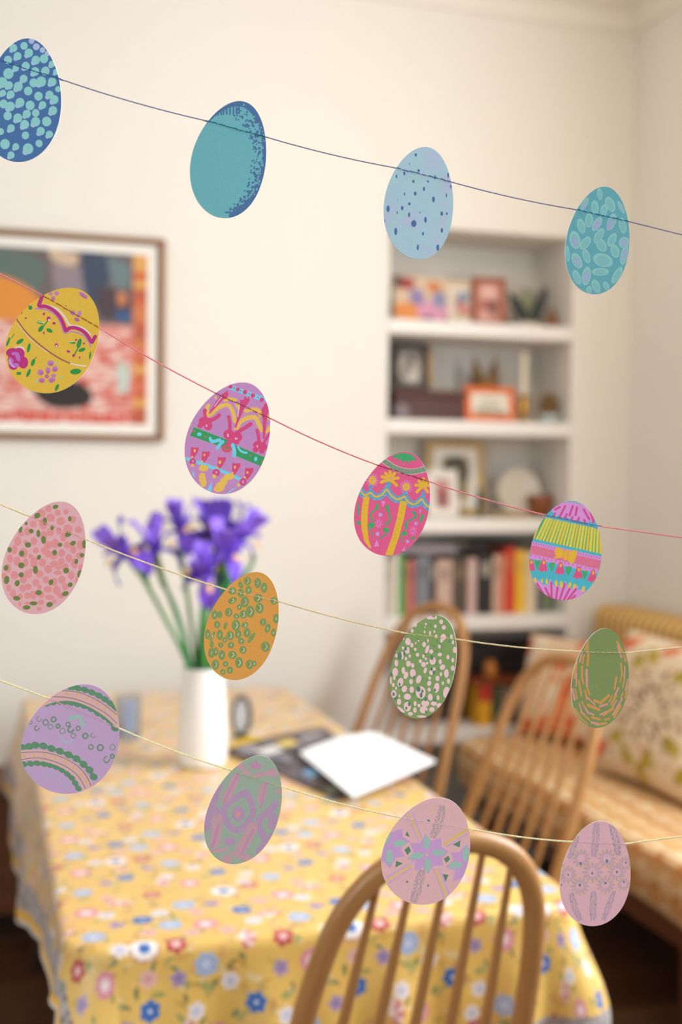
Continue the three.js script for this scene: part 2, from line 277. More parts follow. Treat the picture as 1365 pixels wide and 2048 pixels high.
// ---------------------------------------------------------------- low chest by the left of the back wall
{
  const c = thing('wooden_chest', 'low reddish brown wooden chest against the wall beyond the table', 'chest', [-0.75, 0, -3.83]);
  part('carcass', span(-0.9, 1.12, 0.075, 0.44, -0.15, 0.13, 0.008), M.walnut, c);
  part('lid', span(-0.92, 1.14, 0.441, 0.465, -0.155, 0.145, 0.008), M.walnut, c);
  for (const x of [-0.86, 1.08]) for (const z of [-0.12, 0.1]) part('foot', span(x - 0.03, x + 0.03, 0, 0.075, z - 0.03, z + 0.03, 0.006), M.darkWood, c);
}

// ---------------------------------------------------------------- dining table and cloth
const TBL = { x0: 0.128, x1: 0.918, z0: -3.69, z1: -1.712, top: 0.734 };
{
  const t = thing('dining_table', 'long wooden dining table hidden under a yellow flowered cloth, dark splayed legs below', 'table');
  part('table_top', span(TBL.x0 + 0.006, TBL.x1 - 0.006, TBL.top - 0.028, TBL.top, TBL.z0 + 0.006, TBL.z1 - 0.006, 0.012), M.walnut, t);
  for (const [x, z, sx, sz] of [[TBL.x0 + 0.16, TBL.z0 + 0.32, -1, -1], [TBL.x1 - 0.16, TBL.z0 + 0.32, 1, -1], [TBL.x0 + 0.16, TBL.z1 - 0.55, -1, 1], [TBL.x1 - 0.16, TBL.z1 - 0.55, 1, 1]])
    part('leg', rod([V(x, TBL.top - 0.03, z), V(x + sx * 0.07, 0.36, z + sz * 0.05), V(x + sx * 0.14, 0, z + sz * 0.1)], [0.026, 0.03, 0.018], 10, 14), M.darkWood, t);
}
{
  const px = 2600, tw = 0.31, th = 0.38;
  const floral = canvasTexture(Math.round(tw * px), Math.round(th * px), (c, W, H) => {
    const r = rng(19); c.fillStyle = '#e3b95e'; c.fillRect(0, 0, W, H);
    const wrap = (x, y, R, f) => { for (const dx of [-W, 0, W]) for (const dy of [-H, 0, H]) if (x + dx > -R && x + dx < W + R && y + dy > -R && y + dy < H + R) { c.save(); c.translate(x + dx, y + dy); f(); c.restore(); } };
    const disc = (col, rx, ry, a = 0, x = 0, y = 0) => { c.fillStyle = col; c.beginPath(); c.ellipse(x, y, rx, ry, a, 0, 7); c.fill(); };
    const petals = (n, R, pr, col) => { for (let k = 0; k < n; k++) { const a = k * 6.2832 / n; disc(col, pr, pr * 0.8, a, Math.cos(a) * R, Math.sin(a) * R); } };
    for (let k = 0; k < 150; k++) { const x = r() * W, y = r() * H, a = r() * 6; wrap(x, y, 60, () => { c.rotate(a); c.globalAlpha = 0.75; disc(['#c9a24a', '#a9a060', '#cf9a45', '#e3cf9a', '#b98f4a', '#8f9a58', '#d8a06a'][k % 7], 16 + (k % 4) * 6, 7 + (k % 3) * 4); disc(['#b3a25a', '#d0a04a', '#e8d6a8'][k % 3], 13, 7, 1, 18, 9); c.globalAlpha = 1; }); }
    for (let k = 0; k < 34; k++) { const x = r() * W, y = r() * H, a = r() * 6; wrap(x, y, 60, () => { c.rotate(a); disc(['#6f8050', '#7d7a48', '#5f7a52'][k % 3], 15, 7, .5); disc(['#7f9458', '#a37a3a'][k % 2], 12, 6, -.6, 14, 4); }); }
    const blue = () => { petals(6, 20, 19, '#3f72b8'); disc('#2d5ea8', 22, 22); disc('#dfe6ee', 7, 8); };
    const paleBlue = () => { petals(7, 26, 19, '#a9b9d6'); disc('#8ea4cd', 24, 24); petals(5, 12, 7, '#e5e8ee'); };
    const pink = () => { petals(8, 26, 20, '#d98a94'); disc('#e9b8bd', 26, 26); disc('#f5e3e0', 14, 15); };
    const red = () => { petals(6, 22, 18, '#b4463f'); disc('#c9696a', 22, 20); petals(5, 9, 6, '#f0cfc6'); };
    const eye = () => { petals(9, 34, 16, '#f3e7df'); disc('#f4ece6', 34, 34); petals(6, 12, 11, '#4a7cc0'); disc('#2f63ad', 13, 13); c.strokeStyle = '#c98a86'; c.lineWidth = 6; c.beginPath(); c.arc(0, 0, 50, 3, 6.3); c.stroke(); };
    const fan = () => { for (let k = 0; k < 6; k++) { const a = 3.3 + k * 0.5; disc(k % 2 ? '#e8c3c0' : '#c87772', 24, 11, a, Math.cos(a) * 30, Math.sin(a) * 30); } disc('#f1dcd2', 16, 12); };
    const mauve = () => { petals(5, 18, 14, '#a98fae'); disc('#8f7aa5', 14, 14); };
    const pale = () => { petals(6, 20, 15, '#e6dcd4'); disc('#d3cbd6', 18, 18); petals(4, 7, 5, '#b7bcd4'); }, rosy = () => { petals(6, 19, 15, '#e2b3a4'); disc('#d49a92', 15, 14); };
    const spots = [[.25, .25, blue], [.75, .25, blue], [.25, .75, blue], [.75, .75, blue], [.5, .12, paleBlue], [.02, .40, paleBlue], [.5, .62, paleBlue], [.98, .88, paleBlue], [.06, .12, pink], [.52, .38, pink], [.04, .64, pink], [.50, .88, pink], [.38, .48, red], [.88, .50, red], [.36, .02, red], [.86, .02, red], [.72, .5, eye], [.22, .99, eye], [.18, .50, fan], [.68, .98, fan], [.62, .72, mauve], [.36, .36, mauve], [.12, .86, mauve], [.88, .37, mauve], [.63, .20, mauve], [.88, .66, paleBlue], [.38, .66, fan], [.90, .15, fan], [.40, .18, pale], [.12, .32, pale], [.62, .50, pale], [.86, .80, pale], [.28, .62, pale], [.60, .84, pale], [.97, .24, pale], [.02, .78, rosy], [.37, .84, rosy], [.74, .38, rosy], [.62, .04, rosy], [.14, .56, rosy], [.76, .62, rosy], [.34, .10, pale], [.96, .58, rosy]];
    for (const [x, y, f] of spots) wrap((x + (r() - .5) * .02) * W, (y + (r() - .5) * .02) * H, 90, () => { c.rotate(r() * 0.001 + x * 9); c.scale(1.02 + 0.18 * y, 1.02 + 0.18 * y); f(); });
  });
  const border = canvasTexture(640, 320, (c, W, H) => {
    const r = rng(23); c.fillStyle = '#aaa19c'; c.fillRect(0, 0, W, H);
    for (let k = 0; k < 240; k++) { c.fillStyle = ['#8f8a90', '#75727c', '#c9c1b8', '#9a8d89', '#6a765f', '#9a6f6d'][k % 6]; c.beginPath(); c.ellipse(r() * W, r() * H, 6 + r() * 18, 4 + r() * 8, r() * 3, 0, 7); c.fill(); }
  });
  floral.repeat.set(1 / tw, 1 / th); border.repeat.set(4, 8);
  const fabric = new THREE.MeshPhysicalMaterial({ color: '#ffffff', roughness: 0.42, clearcoat: 0.45, clearcoatRoughness: 0.42, map: floral, side: THREE.DoubleSide, bumpMap: weaveBump, bumpScale: 0.0002, sheen: 0.8, sheenColor: new THREE.Color(1, 1, 1), sheenRoughness: 0.5 });
  const hem = std('#ffffff', 0.9, { map: border, side: THREE.DoubleSide }), goldCloth = std('#e3ae3e', 0.9, { side: THREE.DoubleSide }), whiteCloth = std('#cfc8bb', 0.9, { side: THREE.DoubleSide });
  const cloth = thing('tablecloth', 'yellow cotton tablecloth printed with small blue, pink and red flowers, draped over the long table', 'tablecloth');
  // rim of the table as a closed path: near side, right side, far side, left side
  const R = 0.06, x0 = TBL.x0, x1 = TBL.x1, z0 = TBL.z0, z1 = TBL.z1, rim = [];
  const seg = (ax, az, bx, bz, n) => { for (let i = 0; i < n; i++) rim.push([lerp(ax, bx, i / n), lerp(az, bz, i / n)]); };
  const arc = (cx, cz, a0, n) => { for (let i = 0; i < n; i++) { const a = a0 - (i / n) * Math.PI / 2; rim.push([cx + R * Math.cos(a), cz + R * Math.sin(a)]); } };
  seg(x0 + R, z1, x1 - R, z1, 110); arc(x1 - R, z1 - R, Math.PI / 2, 16); seg(x1, z1 - R, x1, z0 + R, 150); arc(x1 - R, z0 + R, 0, 16); seg(x1 - R, z0, x0 + R, z0, 60); arc(x0 + R, z0 + R, -Math.PI / 2, 16); seg(x0, z0 + R, x0, z1 - R, 170); arc(x0 + R, z1 - R, Math.PI, 16);
  const N = rim.length, cx = (x0 + x1) / 2, cz = (z0 + z1) / 2;
  const normals = rim.map((p, i) => { const a = rim[(i + N - 1) % N], b = rim[(i + 1) % N], dx = b[0] - a[0], dz = b[1] - a[1], l = Math.hypot(dx, dz); return [-dz / l, dx / l]; });
  normals.forEach((n, i) => { if (n[0] * (rim[i][0] - cx) + n[1] * (rim[i][1] - cz) < 0) { n[0] *= -1; n[1] *= -1; } });
  const at = rim.map((p, i) => { let s = 0; for (let k = 1; k <= i; k++) s += Math.hypot(rim[k][0] - rim[k - 1][0], rim[k][1] - rim[k - 1][1]); return s; });
  const drop = rim.map(([x, z], i) => { const left = i >= N - 186; if (!left) return 0.285; const dz = z1 - z; const k = smooth(dz, 0.08, 1.0); const d = lerp(0.09, 0.255, k); return i >= N - 10 ? lerp(0.09, 0.285, (i - N + 10) / 10) : d; });
  const y0 = TBL.top + 0.004;
  const skin = (i, t) => {                                        // t: distance down the drape
    i = (i + N) % N; const [x, z] = rim[i], [nx, nz] = normals[i], s = at[i], D = drop[i], near = i < 126, leftSide = i >= N - 186;
    const bend = 0.018, a = Math.min(t / bend, 1) * Math.PI / 2, k = Math.max(0, t - bend);
    let out = Math.sin(a) * bend * 0.6 + 0.004, down = (1 - Math.cos(a)) * bend * 0.6 + k;
    const f = smooth(t, 0.01, 0.2);
    const wave = near ? 0.55 * Math.sin(s * 34) + 0.4 * Math.sin(s * 61 + 1.3) + 0.35 * Math.sin(s * 17 + 2) : leftSide ? 0.6 * Math.sin(s * 11 + 0.4) + 0.3 * Math.sin(s * 27) : 0.6 * Math.sin(s * 19) + 0.4 * Math.sin(s * 43 + 1);
    const corner = Math.min(1, Math.abs(nx * nz) * 2.2);
    out += f * ((near ? 0.018 : 0.013) + (near ? 0.019 : 0.013) * wave + 0.035 * corner + (leftSide ? 0.022 : 0)) ;
    return [x + nx * out, y0 - down, z + nz * out];
  };
  const strip = (from, to, n) => {
    const pos = [], uv = [], idx = [];
    for (let i = 0; i <= N; i++) for (let j = 0; j <= n; j++) { const k = i % N, D = drop[k], a = from(D), b = to(D), t = lerp(a, b, j / n), p = skin(k, t); pos.push(...p); uv.push(rim[k][0] + normals[k][0] * t, rim[k][1] + normals[k][1] * t); }
    for (let i = 0; i < N; i++) for (let j = 0; j < n; j++) { const a = i * (n + 1) + j, b = a + n + 1; idx.push(a, a + 1, b, b, a + 1, b + 1); }
    const g = new THREE.BufferGeometry(); g.setAttribute('position', new THREE.Float32BufferAttribute(pos, 3)); g.setAttribute('uv', new THREE.Float32BufferAttribute(uv, 2)); g.setIndex(idx); g.computeVertexNormals(); return g;
  };
  const topPos = [], topUv = [], topIdx = [], rings = 14;
  for (let j = 0; j <= rings; j++) for (let i = 0; i <= N; i++) { const [x, z] = rim[i % N], k = 1 - (j / rings) ** 1.0 * 0.999, X = cx + (x - cx) * k, Z = cz + (z - cz) * k; const q = j === 0 ? skin(i % N, 0) : [X, y0 + 0.0012 * Math.sin(X * 19) * Math.sin(Z * 13) * Math.min(1, j / 3) + 0.0015, Z]; topPos.push(...q); topUv.push(q[0], q[2]); }
  for (let j = 0; j < rings; j++) for (let i = 0; i < N; i++) { const a = j * (N + 1) + i, b = a + N + 1; topIdx.push(a, b, a + 1, b, b + 1, a + 1); }
  const tg = new THREE.BufferGeometry(); tg.setAttribute('position', new THREE.Float32BufferAttribute(topPos, 3)); tg.setAttribute('uv', new THREE.Float32BufferAttribute(topUv, 2)); tg.setIndex(topIdx); tg.computeVertexNormals();
  const c1 = (D) => D * 0.62, c2 = (D) => D * 0.86, c3 = (D) => D * 0.95;
  part('cloth_body', mergeGeometries([tg, strip(() => 0, c1, 14)]), fabric, cloth);
  part('printed_border', strip(c1, c2, 8), hem, cloth, 'grey and white flowered border band'); part('gold_band', strip(c2, c3, 3), goldCloth, cloth); part('white_hem', strip(c3, (D) => D, 2), whiteCloth, cloth);
}

// ---------------------------------------------------------------- chairs
function makeChair(label, at, turn, tilt, length, h0, taper, round) {
  const c = thing('windsor_chair', label, 'chair', at, turn, 'spindle back chairs round the table');
  const back = (w, s) => V(w, 0.44 + s * Math.cos(tilt), -0.17 - s * Math.sin(tilt)), flatAxis = V(0, Math.sin(tilt), Math.cos(tilt));
  const half = (u) => (h0 + taper * u) * Math.pow(Math.max(0, 1 - u ** 7), 1 / round);
  const pts = []; for (const u of [-0.03, 0.15, 0.3, 0.45, 0.58]) pts.push([half(Math.max(0, u)), u]); for (const q of [0.93, 0.84, 0.72, 0.58, 0.42, 0.22]) { const u = (1 - q ** round) ** (1 / 7); pts.push([(h0 + taper * u) * q, u]); }
  const path = [...pts.map(([w, u]) => back(w, u * length)), back(0, length), ...pts.slice().reverse().map(([w, u]) => back(-w, u * length))];
  part('bow', rod(path, [0.0175, 0.017, 0.0165, 0.017, 0.0175], 90, 12, 0.82, flatAxis), M.wood, c);
  for (let k = -2; k <= 2; k++) {
    const foot = k * 0.064, head = k * 0.049, top = (1 - Math.min(0.97, Math.abs(head) / (h0 + taper)) ** round) ** (1 / 7);
    part('spindle', rod([back(foot, -0.01), back(lerp(foot, head, 0.4), length * 0.4 * top), back(head, length * (top - 0.012))], [0.0055, 0.0078, 0.0085, 0.0075, 0.006, 0.005], 16, 10), M.wood, c);
  }
  const s = new THREE.Shape(); s.moveTo(-0.17, -0.19); s.quadraticCurveTo(0, -0.225, 0.17, -0.19); s.quadraticCurveTo(0.225, -0.1, 0.218, 0.06); s.quadraticCurveTo(0.215, 0.19, 0.15, 0.205); s.quadraticCurveTo(0, 0.225, -0.15, 0.205); s.quadraticCurveTo(-0.215, 0.19, -0.218, 0.06); s.quadraticCurveTo(-0.225, -0.1, -0.17, -0.19);
  const sg = new THREE.ExtrudeGeometry(s, { depth: 0.018, bevelEnabled: true, bevelSize: 0.012, bevelThickness: 0.008, bevelSegments: 3, curveSegments: 14 }); sg.rotateX(Math.PI / 2); sg.scale(1, 1, 1); sg.translate(0, 0.437, 0.0);
  const flip = sg.attributes.position; for (let i = 0; i < flip.count; i++) { const x = flip.getX(i), z = flip.getZ(i); if (flip.getY(i) > 0.43) flip.setY(i, flip.getY(i) - 0.0); flip.setXYZ(i, x, flip.getY(i), z); }
  part('seat', sg, M.wood, c);
  const feet = [];
  for (const [sx, sz] of [[1, 1], [-1, 1], [1, -1], [-1, -1]]) {
    const a = V(sx * 0.135, 0.412, sz * 0.13), b = V(sx * 0.195, 0, sz * 0.205); feet.push([a, b]);
    part('leg', rod([a, a.clone().lerp(b, 0.5), b], [0.012, 0.017, 0.018, 0.014, 0.011], 12, 12), M.wood, c);
  }
  const on = (k, t) => feet[k][0].clone().lerp(feet[k][1], t);
  for (const [p, q] of [[0, 2], [1, 3]]) part('stretcher', rod([on(p, 0.56), on(p, 0.56).lerp(on(q, 0.56), 0.5), on(q, 0.56)], [0.007, 0.011, 0.007], 8, 10), M.wood, c);
  const l = on(0, 0.56).lerp(on(2, 0.56), 0.5), r2 = on(1, 0.56).lerp(on(3, 0.56), 0.5); part('stretcher', rod([l, l.clone().lerp(r2, 0.5), r2], [0.007, 0.011, 0.007], 8, 10), M.wood, c);
  return c;
}
makeChair('spindle back wooden chair nearest the camera, back turned, at the near end of the table', [0.566, 0, -1.806], 3.228, 0.35, 0.527, 0.194, -0.04, 2.0);
makeChair('spindle back wooden chair in the middle, between the table and the daybed', [1.095, 0, -2.723], -1.395, 0.375, 0.544, 0.211, -0.032, 2.2);
makeChair('farthest spindle back wooden chair, before the bookcase beyond the white booklet', [1.078, 0, -3.467], -1.098, 0.39, 0.59, 0.208, -0.048, 2.0);

// ---------------------------------------------------------------- on the table
const TT = TBL.top + 0.0075;
{
  single('white_vase', lathe([[0, 0], [0.05, 0], [0.055, 0.004], [0.0575, 0.03], [0.057, 0.09], [0.053, 0.15], [0.049, 0.19], [0.0475, 0.222], [0.0485, 0.2255], [0.0465, 0.226], [0.0445, 0.22], [0.046, 0.18], [0.05, 0.12], [0.052, 0.03], [0, 0.012]], 64), M.porcelain, 'tall white ceramic vase holding purple irises on the tablecloth', 'vase', [0.492, TT, -2.73]);
  const petalM = { fall: std('#6a3fc0', 0.6, { side: THREE.DoubleSide }), standard: std('#8a63dd', 0.6, { side: THREE.DoubleSide }), deep: std('#4c2690', 0.6, { side: THREE.DoubleSide }) };
  for (const m of Object.values(petalM)) { m.bumpMap = plasterBump; m.bumpScale = 0.0006; }
  const spotM = std('#f0b860', 0.6), stemM = std('#4c8f3a', 0.55), leafM = std('#2f8a45', 0.5, { side: THREE.DoubleSide }), sheathM = std('#6d9a3f', 0.6);
  const petal = (L, W, rise, curl, tip) => sheet((u, v) => {       // u along the petal, v across
    const w = W * Math.sin(Math.PI * Math.min(1, 0.1 + 0.9 * u ** 1.3)) ** 0.8 * (0.4 + 0.6 * u) + 0.003, x = (v - 0.5) * 2;
    const r = L * (u - 0.25 * tip * u * u), y = rise * Math.sin(u * Math.PI * 0.6) - curl * u * u;
    return [x * w, y + 0.006 * Math.cos(x * 3 + u * 5) * u - 0.008 * x * x * (1 - u), r];
  }, 12, 8);
  const fallG = petal(0.075, 0.029, 0.022, 0.055, 0.3), standG = petal(0.066, 0.025, 0.062, -0.006, 0.8), armG = petal(0.042, 0.013, 0.03, 0.0, 0.5);
  const iris = (label, head, mouth, lean, turn, scale, open = 1) => {
    const g = thing('iris', label, 'flower', [0, 0, 0], 0, 'purple irises in the vase');
    const h = V(...head), base = V(0.492 + mouth[0] * 0.4, TT + 0.03, -2.73 + mouth[1] * 0.4), lip = V(0.492 + mouth[0], TT + 0.215, -2.73 + mouth[1]);
    const dir = V(...lean).normalize(), neck = h.clone().addScaledVector(dir, -0.045 * scale);
    part('stem', rod([base, lip, lip.clone().lerp(neck, 0.5).add(V(0, 0.012, 0)), neck, h], [0.0055, 0.0058, 0.0052, 0.005, 0.0052], 26, 8), stemM, g);
    part('sheath', rod([neck.clone().addScaledVector(dir, -0.05), neck, h.clone().addScaledVector(dir, -0.004)], [0.0045, 0.0085, 0.006], 10, 8), sheathM, g);
    const q = new THREE.Quaternion().setFromUnitVectors(V(0, 1, 0), dir);
    const put = (name, geo, mat, a, extra = 0) => { const m = part(name, geo, mat, g); m.quaternion.copy(q).multiply(new THREE.Quaternion().setFromAxisAngle(V(0, 1, 0), a)).multiply(new THREE.Quaternion().setFromAxisAngle(V(1, 0, 0), extra)); m.position.copy(h); m.scale.setScalar(scale); return m; };
    for (let k = 0; k < 3; k++) {
      const f = put('fall_petal', fallG, k === 1 ? petalM.deep : petalM.fall, turn + k * 2.094, 0.1 + 0.25 * open);
      const s = new THREE.Mesh(new THREE.SphereGeometry(0.0075, 12, 8).scale(1, 0.4, 1.7).translate(0, 0.019, 0.036), spotM); s.name = 'yellow_spot'; f.add(cast(s));
      put('standard_petal', standG, petalM.standard, turn + 1.047 + k * 2.094, 0.1 - 0.2 * open); put('style_arm', armG, k ? petalM.fall : petalM.standard, turn + k * 2.094, 0.1);
    }
    return g;
  };
  const Z = -2.72;
  iris('leftmost iris, drooping outward on a thin bent stem', [0.305, 1.235, Z + 0.04], [-0.032, 0.005], [-0.6, 0.75, 0.25], 0.5, 1.0);
  const second = iris('second iris from the left, on a straight leaning stem', [0.376, 1.243, Z], [-0.025, 0.0], [-0.25, 1, 0.15], 1.3, 1.0);
  iris('upright iris third from the left, standing free of the others', [0.437, 1.283, Z - 0.02], [-0.014, -0.01], [-0.05, 1, 0.1], 0.2, 0.95);
  iris('tallest iris, at the back of the bunch', [0.508, 1.283, Z - 0.05], [0.004, -0.02], [0.05, 1, 0.0], 0.9, 1.0);
  iris('iris with petals hanging low in front of the bunch, nearest the vase mouth', [0.478, 1.185, Z + 0.07], [-0.002, 0.025], [-0.1, 0.75, 0.65], 0.1, 1.0, 1.3);
  const right = iris('rightmost iris, spreading its petals sideways', [0.572, 1.263, Z], [0.022, 0.0], [0.45, 0.9, 0.15], 1.55, 1.05);
  const middle = iris('iris in the middle of the bunch between the low and the rightmost one', [0.522, 1.235, Z + 0.05], [0.012, 0.015], [0.1, 0.9, 0.35], 0.7, 1.0);
  iris('iris at the back on the right, half hidden by the others', [0.545, 1.278, Z - 0.03], [0.016, -0.015], [0.2, 1, -0.05], 0.4, 1.0);
  const blade = (a, b, c, w) => sheet((u, v) => { const p = V(...a).multiplyScalar((1 - u) ** 2).addScaledVector(V(...b), 2 * u * (1 - u)).addScaledVector(V(...c), u * u), x = v - 0.5, ww = w * Math.pow(1 - u, 0.45) * (0.7 + 0.6 * u); return [p.x + x * ww, p.y, p.z + Math.abs(x) * ww * 0.6]; }, 16, 4);
  part('leaf', blade([0.500, TT + 0.08, -2.73], [0.515, 1.1, -2.70], [0.60, 1.23, -2.66], 0.026), leafM, right); part('leaf', blade([0.505, TT + 0.12, -2.725], [0.53, 1.02, -2.70], [0.59, 1.15, -2.66], 0.026), leafM, right);
  part('leaf', blade([0.5, TT + 0.05, -2.73], [0.49, 1.05, -2.70], [0.535, 1.21, -2.70], 0.036), leafM, middle); part('leaf', blade([0.485, TT + 0.05, -2.73], [0.482, 1.05, -2.72], [0.49, 1.19, -2.69], 0.03), leafM, middle); part('leaf', blade([0.495, TT + 0.08, -2.735], [0.505, 1.05, -2.73], [0.56, 1.2, -2.72], 0.036), leafM, middle);
  part('leaf', blade([0.48, TT + 0.08, -2.73], [0.46, 1.02, -2.72], [0.405, 1.15, -2.70], 0.02), leafM, second);
}
{ // papers
  const news = canvasTexture(512, 512, (c, W, H) => {
    const r = rng(41); c.fillStyle = '#6f676c'; c.fillRect(0, 0, W, H);
    for (let k = 0; k < 60; k++) { c.fillStyle = ['#5a5258', '#84808a', '#4b4446', '#9a949c', '#6a5d60', '#3c3634'][k % 6]; c.beginPath(); c.ellipse(r() * W, r() * H, 20 + r() * 70, 12 + r() * 34, r() * 3, 0, 7); c.fill(); }
    c.fillStyle = '#d8d4d2'; c.fillRect(60, 80, 110, 60); c.fillStyle = '#d9bf62'; c.fillRect(190, 60, 90, 60); c.fillStyle = '#7fb2dd'; c.fillRect(70, 300, 60, 50); c.fillStyle = '#cfcac8'; c.fillRect(330, 70, 120, 16); c.fillStyle = '#4a3f38'; c.fillRect(0, 380, W, 132); c.fillStyle = '#6b6f58'; c.fillRect(0, 440, W, 30);
  });
  const quad = (p, lift) => sheet((u, v) => { const a = p[0].map((q, i) => lerp(lerp(q, p[1][i], u), lerp(p[3][i], p[2][i], u), v)); return [a[0], lift(u, v), a[1]]; }, 24, 24, (u, v) => [u, 1 - v]);
  const slab = (p, lift, t) => mergeGeometries([quad(p, (u, v) => lift(u, v) + t), quad(p, lift)]);
  const wave = (u, v) => TT + 0.002 + 0.007 * Math.sin(u * 3.2) * (0.4 + 0.6 * v) + 0.004 * Math.sin(v * 7 + u * 2);
  single('newspaper', slab([[0.57, -2.84], [0.86, -3.02], [0.92, -2.62], [0.715, -2.345]], wave, 0.004), std('#ffffff', 0.85, { map: news, side: THREE.DoubleSide }), 'dark printed newspaper lying open on the tablecloth under the white booklet', 'newspaper');
  single('yellow_leaflet', slab([[0.562, -2.86], [0.66, -3.0], [0.71, -2.92], [0.60, -2.79]], () => TT + 0.0015, 0.001), std('#e2bd2e', 0.8, { side: THREE.DoubleSide }), 'small yellow leaflet lying behind the vase by the newspaper', 'leaflet');
  const b = thing('white_booklet', 'plain white booklet lying open face up on the newspaper, corner toward the chairs', 'booklet');
  const P = [[0.727, -2.718], [0.972, -2.892], [0.989, -2.493], [0.731, -2.298]].map(([x, z]) => [x * 0.97 + 0.014, z * 0.985 - 0.034]);
  const lift = (k) => (u, v) => TT + 0.016 + k + 0.010 * Math.sin(u * Math.PI) * (1 - v) + 0.012 * u * v + 0.004 * v;
  for (let k = 0; k < 3; k++) part('page', quad(P.map(([x, z], i) => [x + (i === 1 || i === 2 ? k * 0.003 : 0), z - k * 0.0015]), lift(k * 0.0013)), std('#f9fafb', 0.8, { side: THREE.DoubleSide }), b);
}
{
  const glass = new THREE.MeshPhysicalMaterial({ color: '#dfe7f2', roughness: 0.06, transmission: 0.9, thickness: 0.003, ior: 1.5 });
  const g = thing('glass_tumbler', 'clear glass tumbler with a pale blue card inside, behind the lilac egg', 'glass', [0.357, TT, -3.04]);
  part('glass_body', lathe([[0, 0], [0.029, 0], [0.031, 0.004], [0.034, 0.11], [0.0325, 0.11], [0.0295, 0.008], [0, 0.008]], 40), glass, g);
  part('blue_card', move(box(0.036, 0.085, 0.002, 0.0008), 0.002, 0.052, 0), std('#d3ddf0', 0.7), g);
  const m = thing('oval_mirror', 'small pale oval mirror in a dark grey rim standing right behind the vase', 'mirror', [0.638, TT, -2.99], -0.25), dark = std('#4c4742', 0.45, { metalness: 0.3 });
  const ring = []; for (let i = 0; i < 40; i++) { const a = i / 40 * Math.PI * 2; ring.push(V(0.023 * Math.cos(a), 0.055 + 0.046 * Math.sin(a), -0.01 * Math.sin(a))); }
  part('rim', tube(ring, 0.0055, 80, 10, true), dark, m);
  part('mirror_face', sheet((u, v) => { const a = v * Math.PI * 2; return [0.022 * u * Math.cos(a), 0.055 + 0.045 * u * Math.sin(a), -0.01 * u * Math.sin(a)]; }, 3, 40), std('#c9c8c8', 0.25, { metalness: 0.5, side: THREE.DoubleSide }), m);
  part('stand_foot', lathe([[0, 0], [0.02, 0], [0.021, 0.004], [0.008, 0.008], [0.005, 0.014], [0, 0.014]], 24), dark, m);
}

// ---------------------------------------------------------------- things on the shelves
const photo = (w, h, f) => { const t = canvasTexture(w, h, f); t.wrapS = t.wrapT = THREE.ClampToEdgeWrapping; return std('#ffffff', 0.6, { map: t }); };
function photoFrame(label, at, turn, w, h, bar, frameM, matW, picture, lean = 0.1) {
  const g = thing('framed_photo', label, 'framed photo', at, turn); g.rotation.order = 'YXZ'; g.rotation.x = -lean; g.position.y += 0.0012;
  part('frame_side', span(-w / 2, w / 2, h - bar, h, -0.008, 0.008, 0.003), frameM, g); part('frame_side', span(-w / 2, w / 2, 0, bar, -0.008, 0.008, 0.003), frameM, g);
  part('frame_side', span(-w / 2, -w / 2 + bar, bar, h - bar, -0.008, 0.008, 0.003), frameM, g); part('frame_side', span(w / 2 - bar, w / 2, bar, h - bar, -0.008, 0.008, 0.003), frameM, g);
  part('mount', plainSpan(-w / 2 + bar, w / 2 - bar, bar, h - bar, -0.006, 0.001), M.mat, g);
  part('photograph', new THREE.PlaneGeometry(w - 2 * bar - 2 * matW, h - 2 * bar - 2 * matW).translate(0, h / 2, 0.002), picture, g);
  part('back_strut', move(box(0.03, h * 0.6, 0.004, 0.001).rotateX(0.3), 0, h * 0.40, -0.008 - h * 0.095), M.black, g);
  return g;
}
const spread = (bg, list) => (c, W, H) => { c.fillStyle = bg; c.fillRect(0, 0, W, H); for (const [col, x, y, rx, ry] of list) { c.fillStyle = col; c.beginPath(); c.ellipse(x * W, y * H, rx * W, ry * H, 0, 0, 7); c.fill(); } };
const S1 = SHELF[0], S2 = SHELF[1], S3 = SHELF[2], S4 = SHELF[3], S5 = SHELF[4];
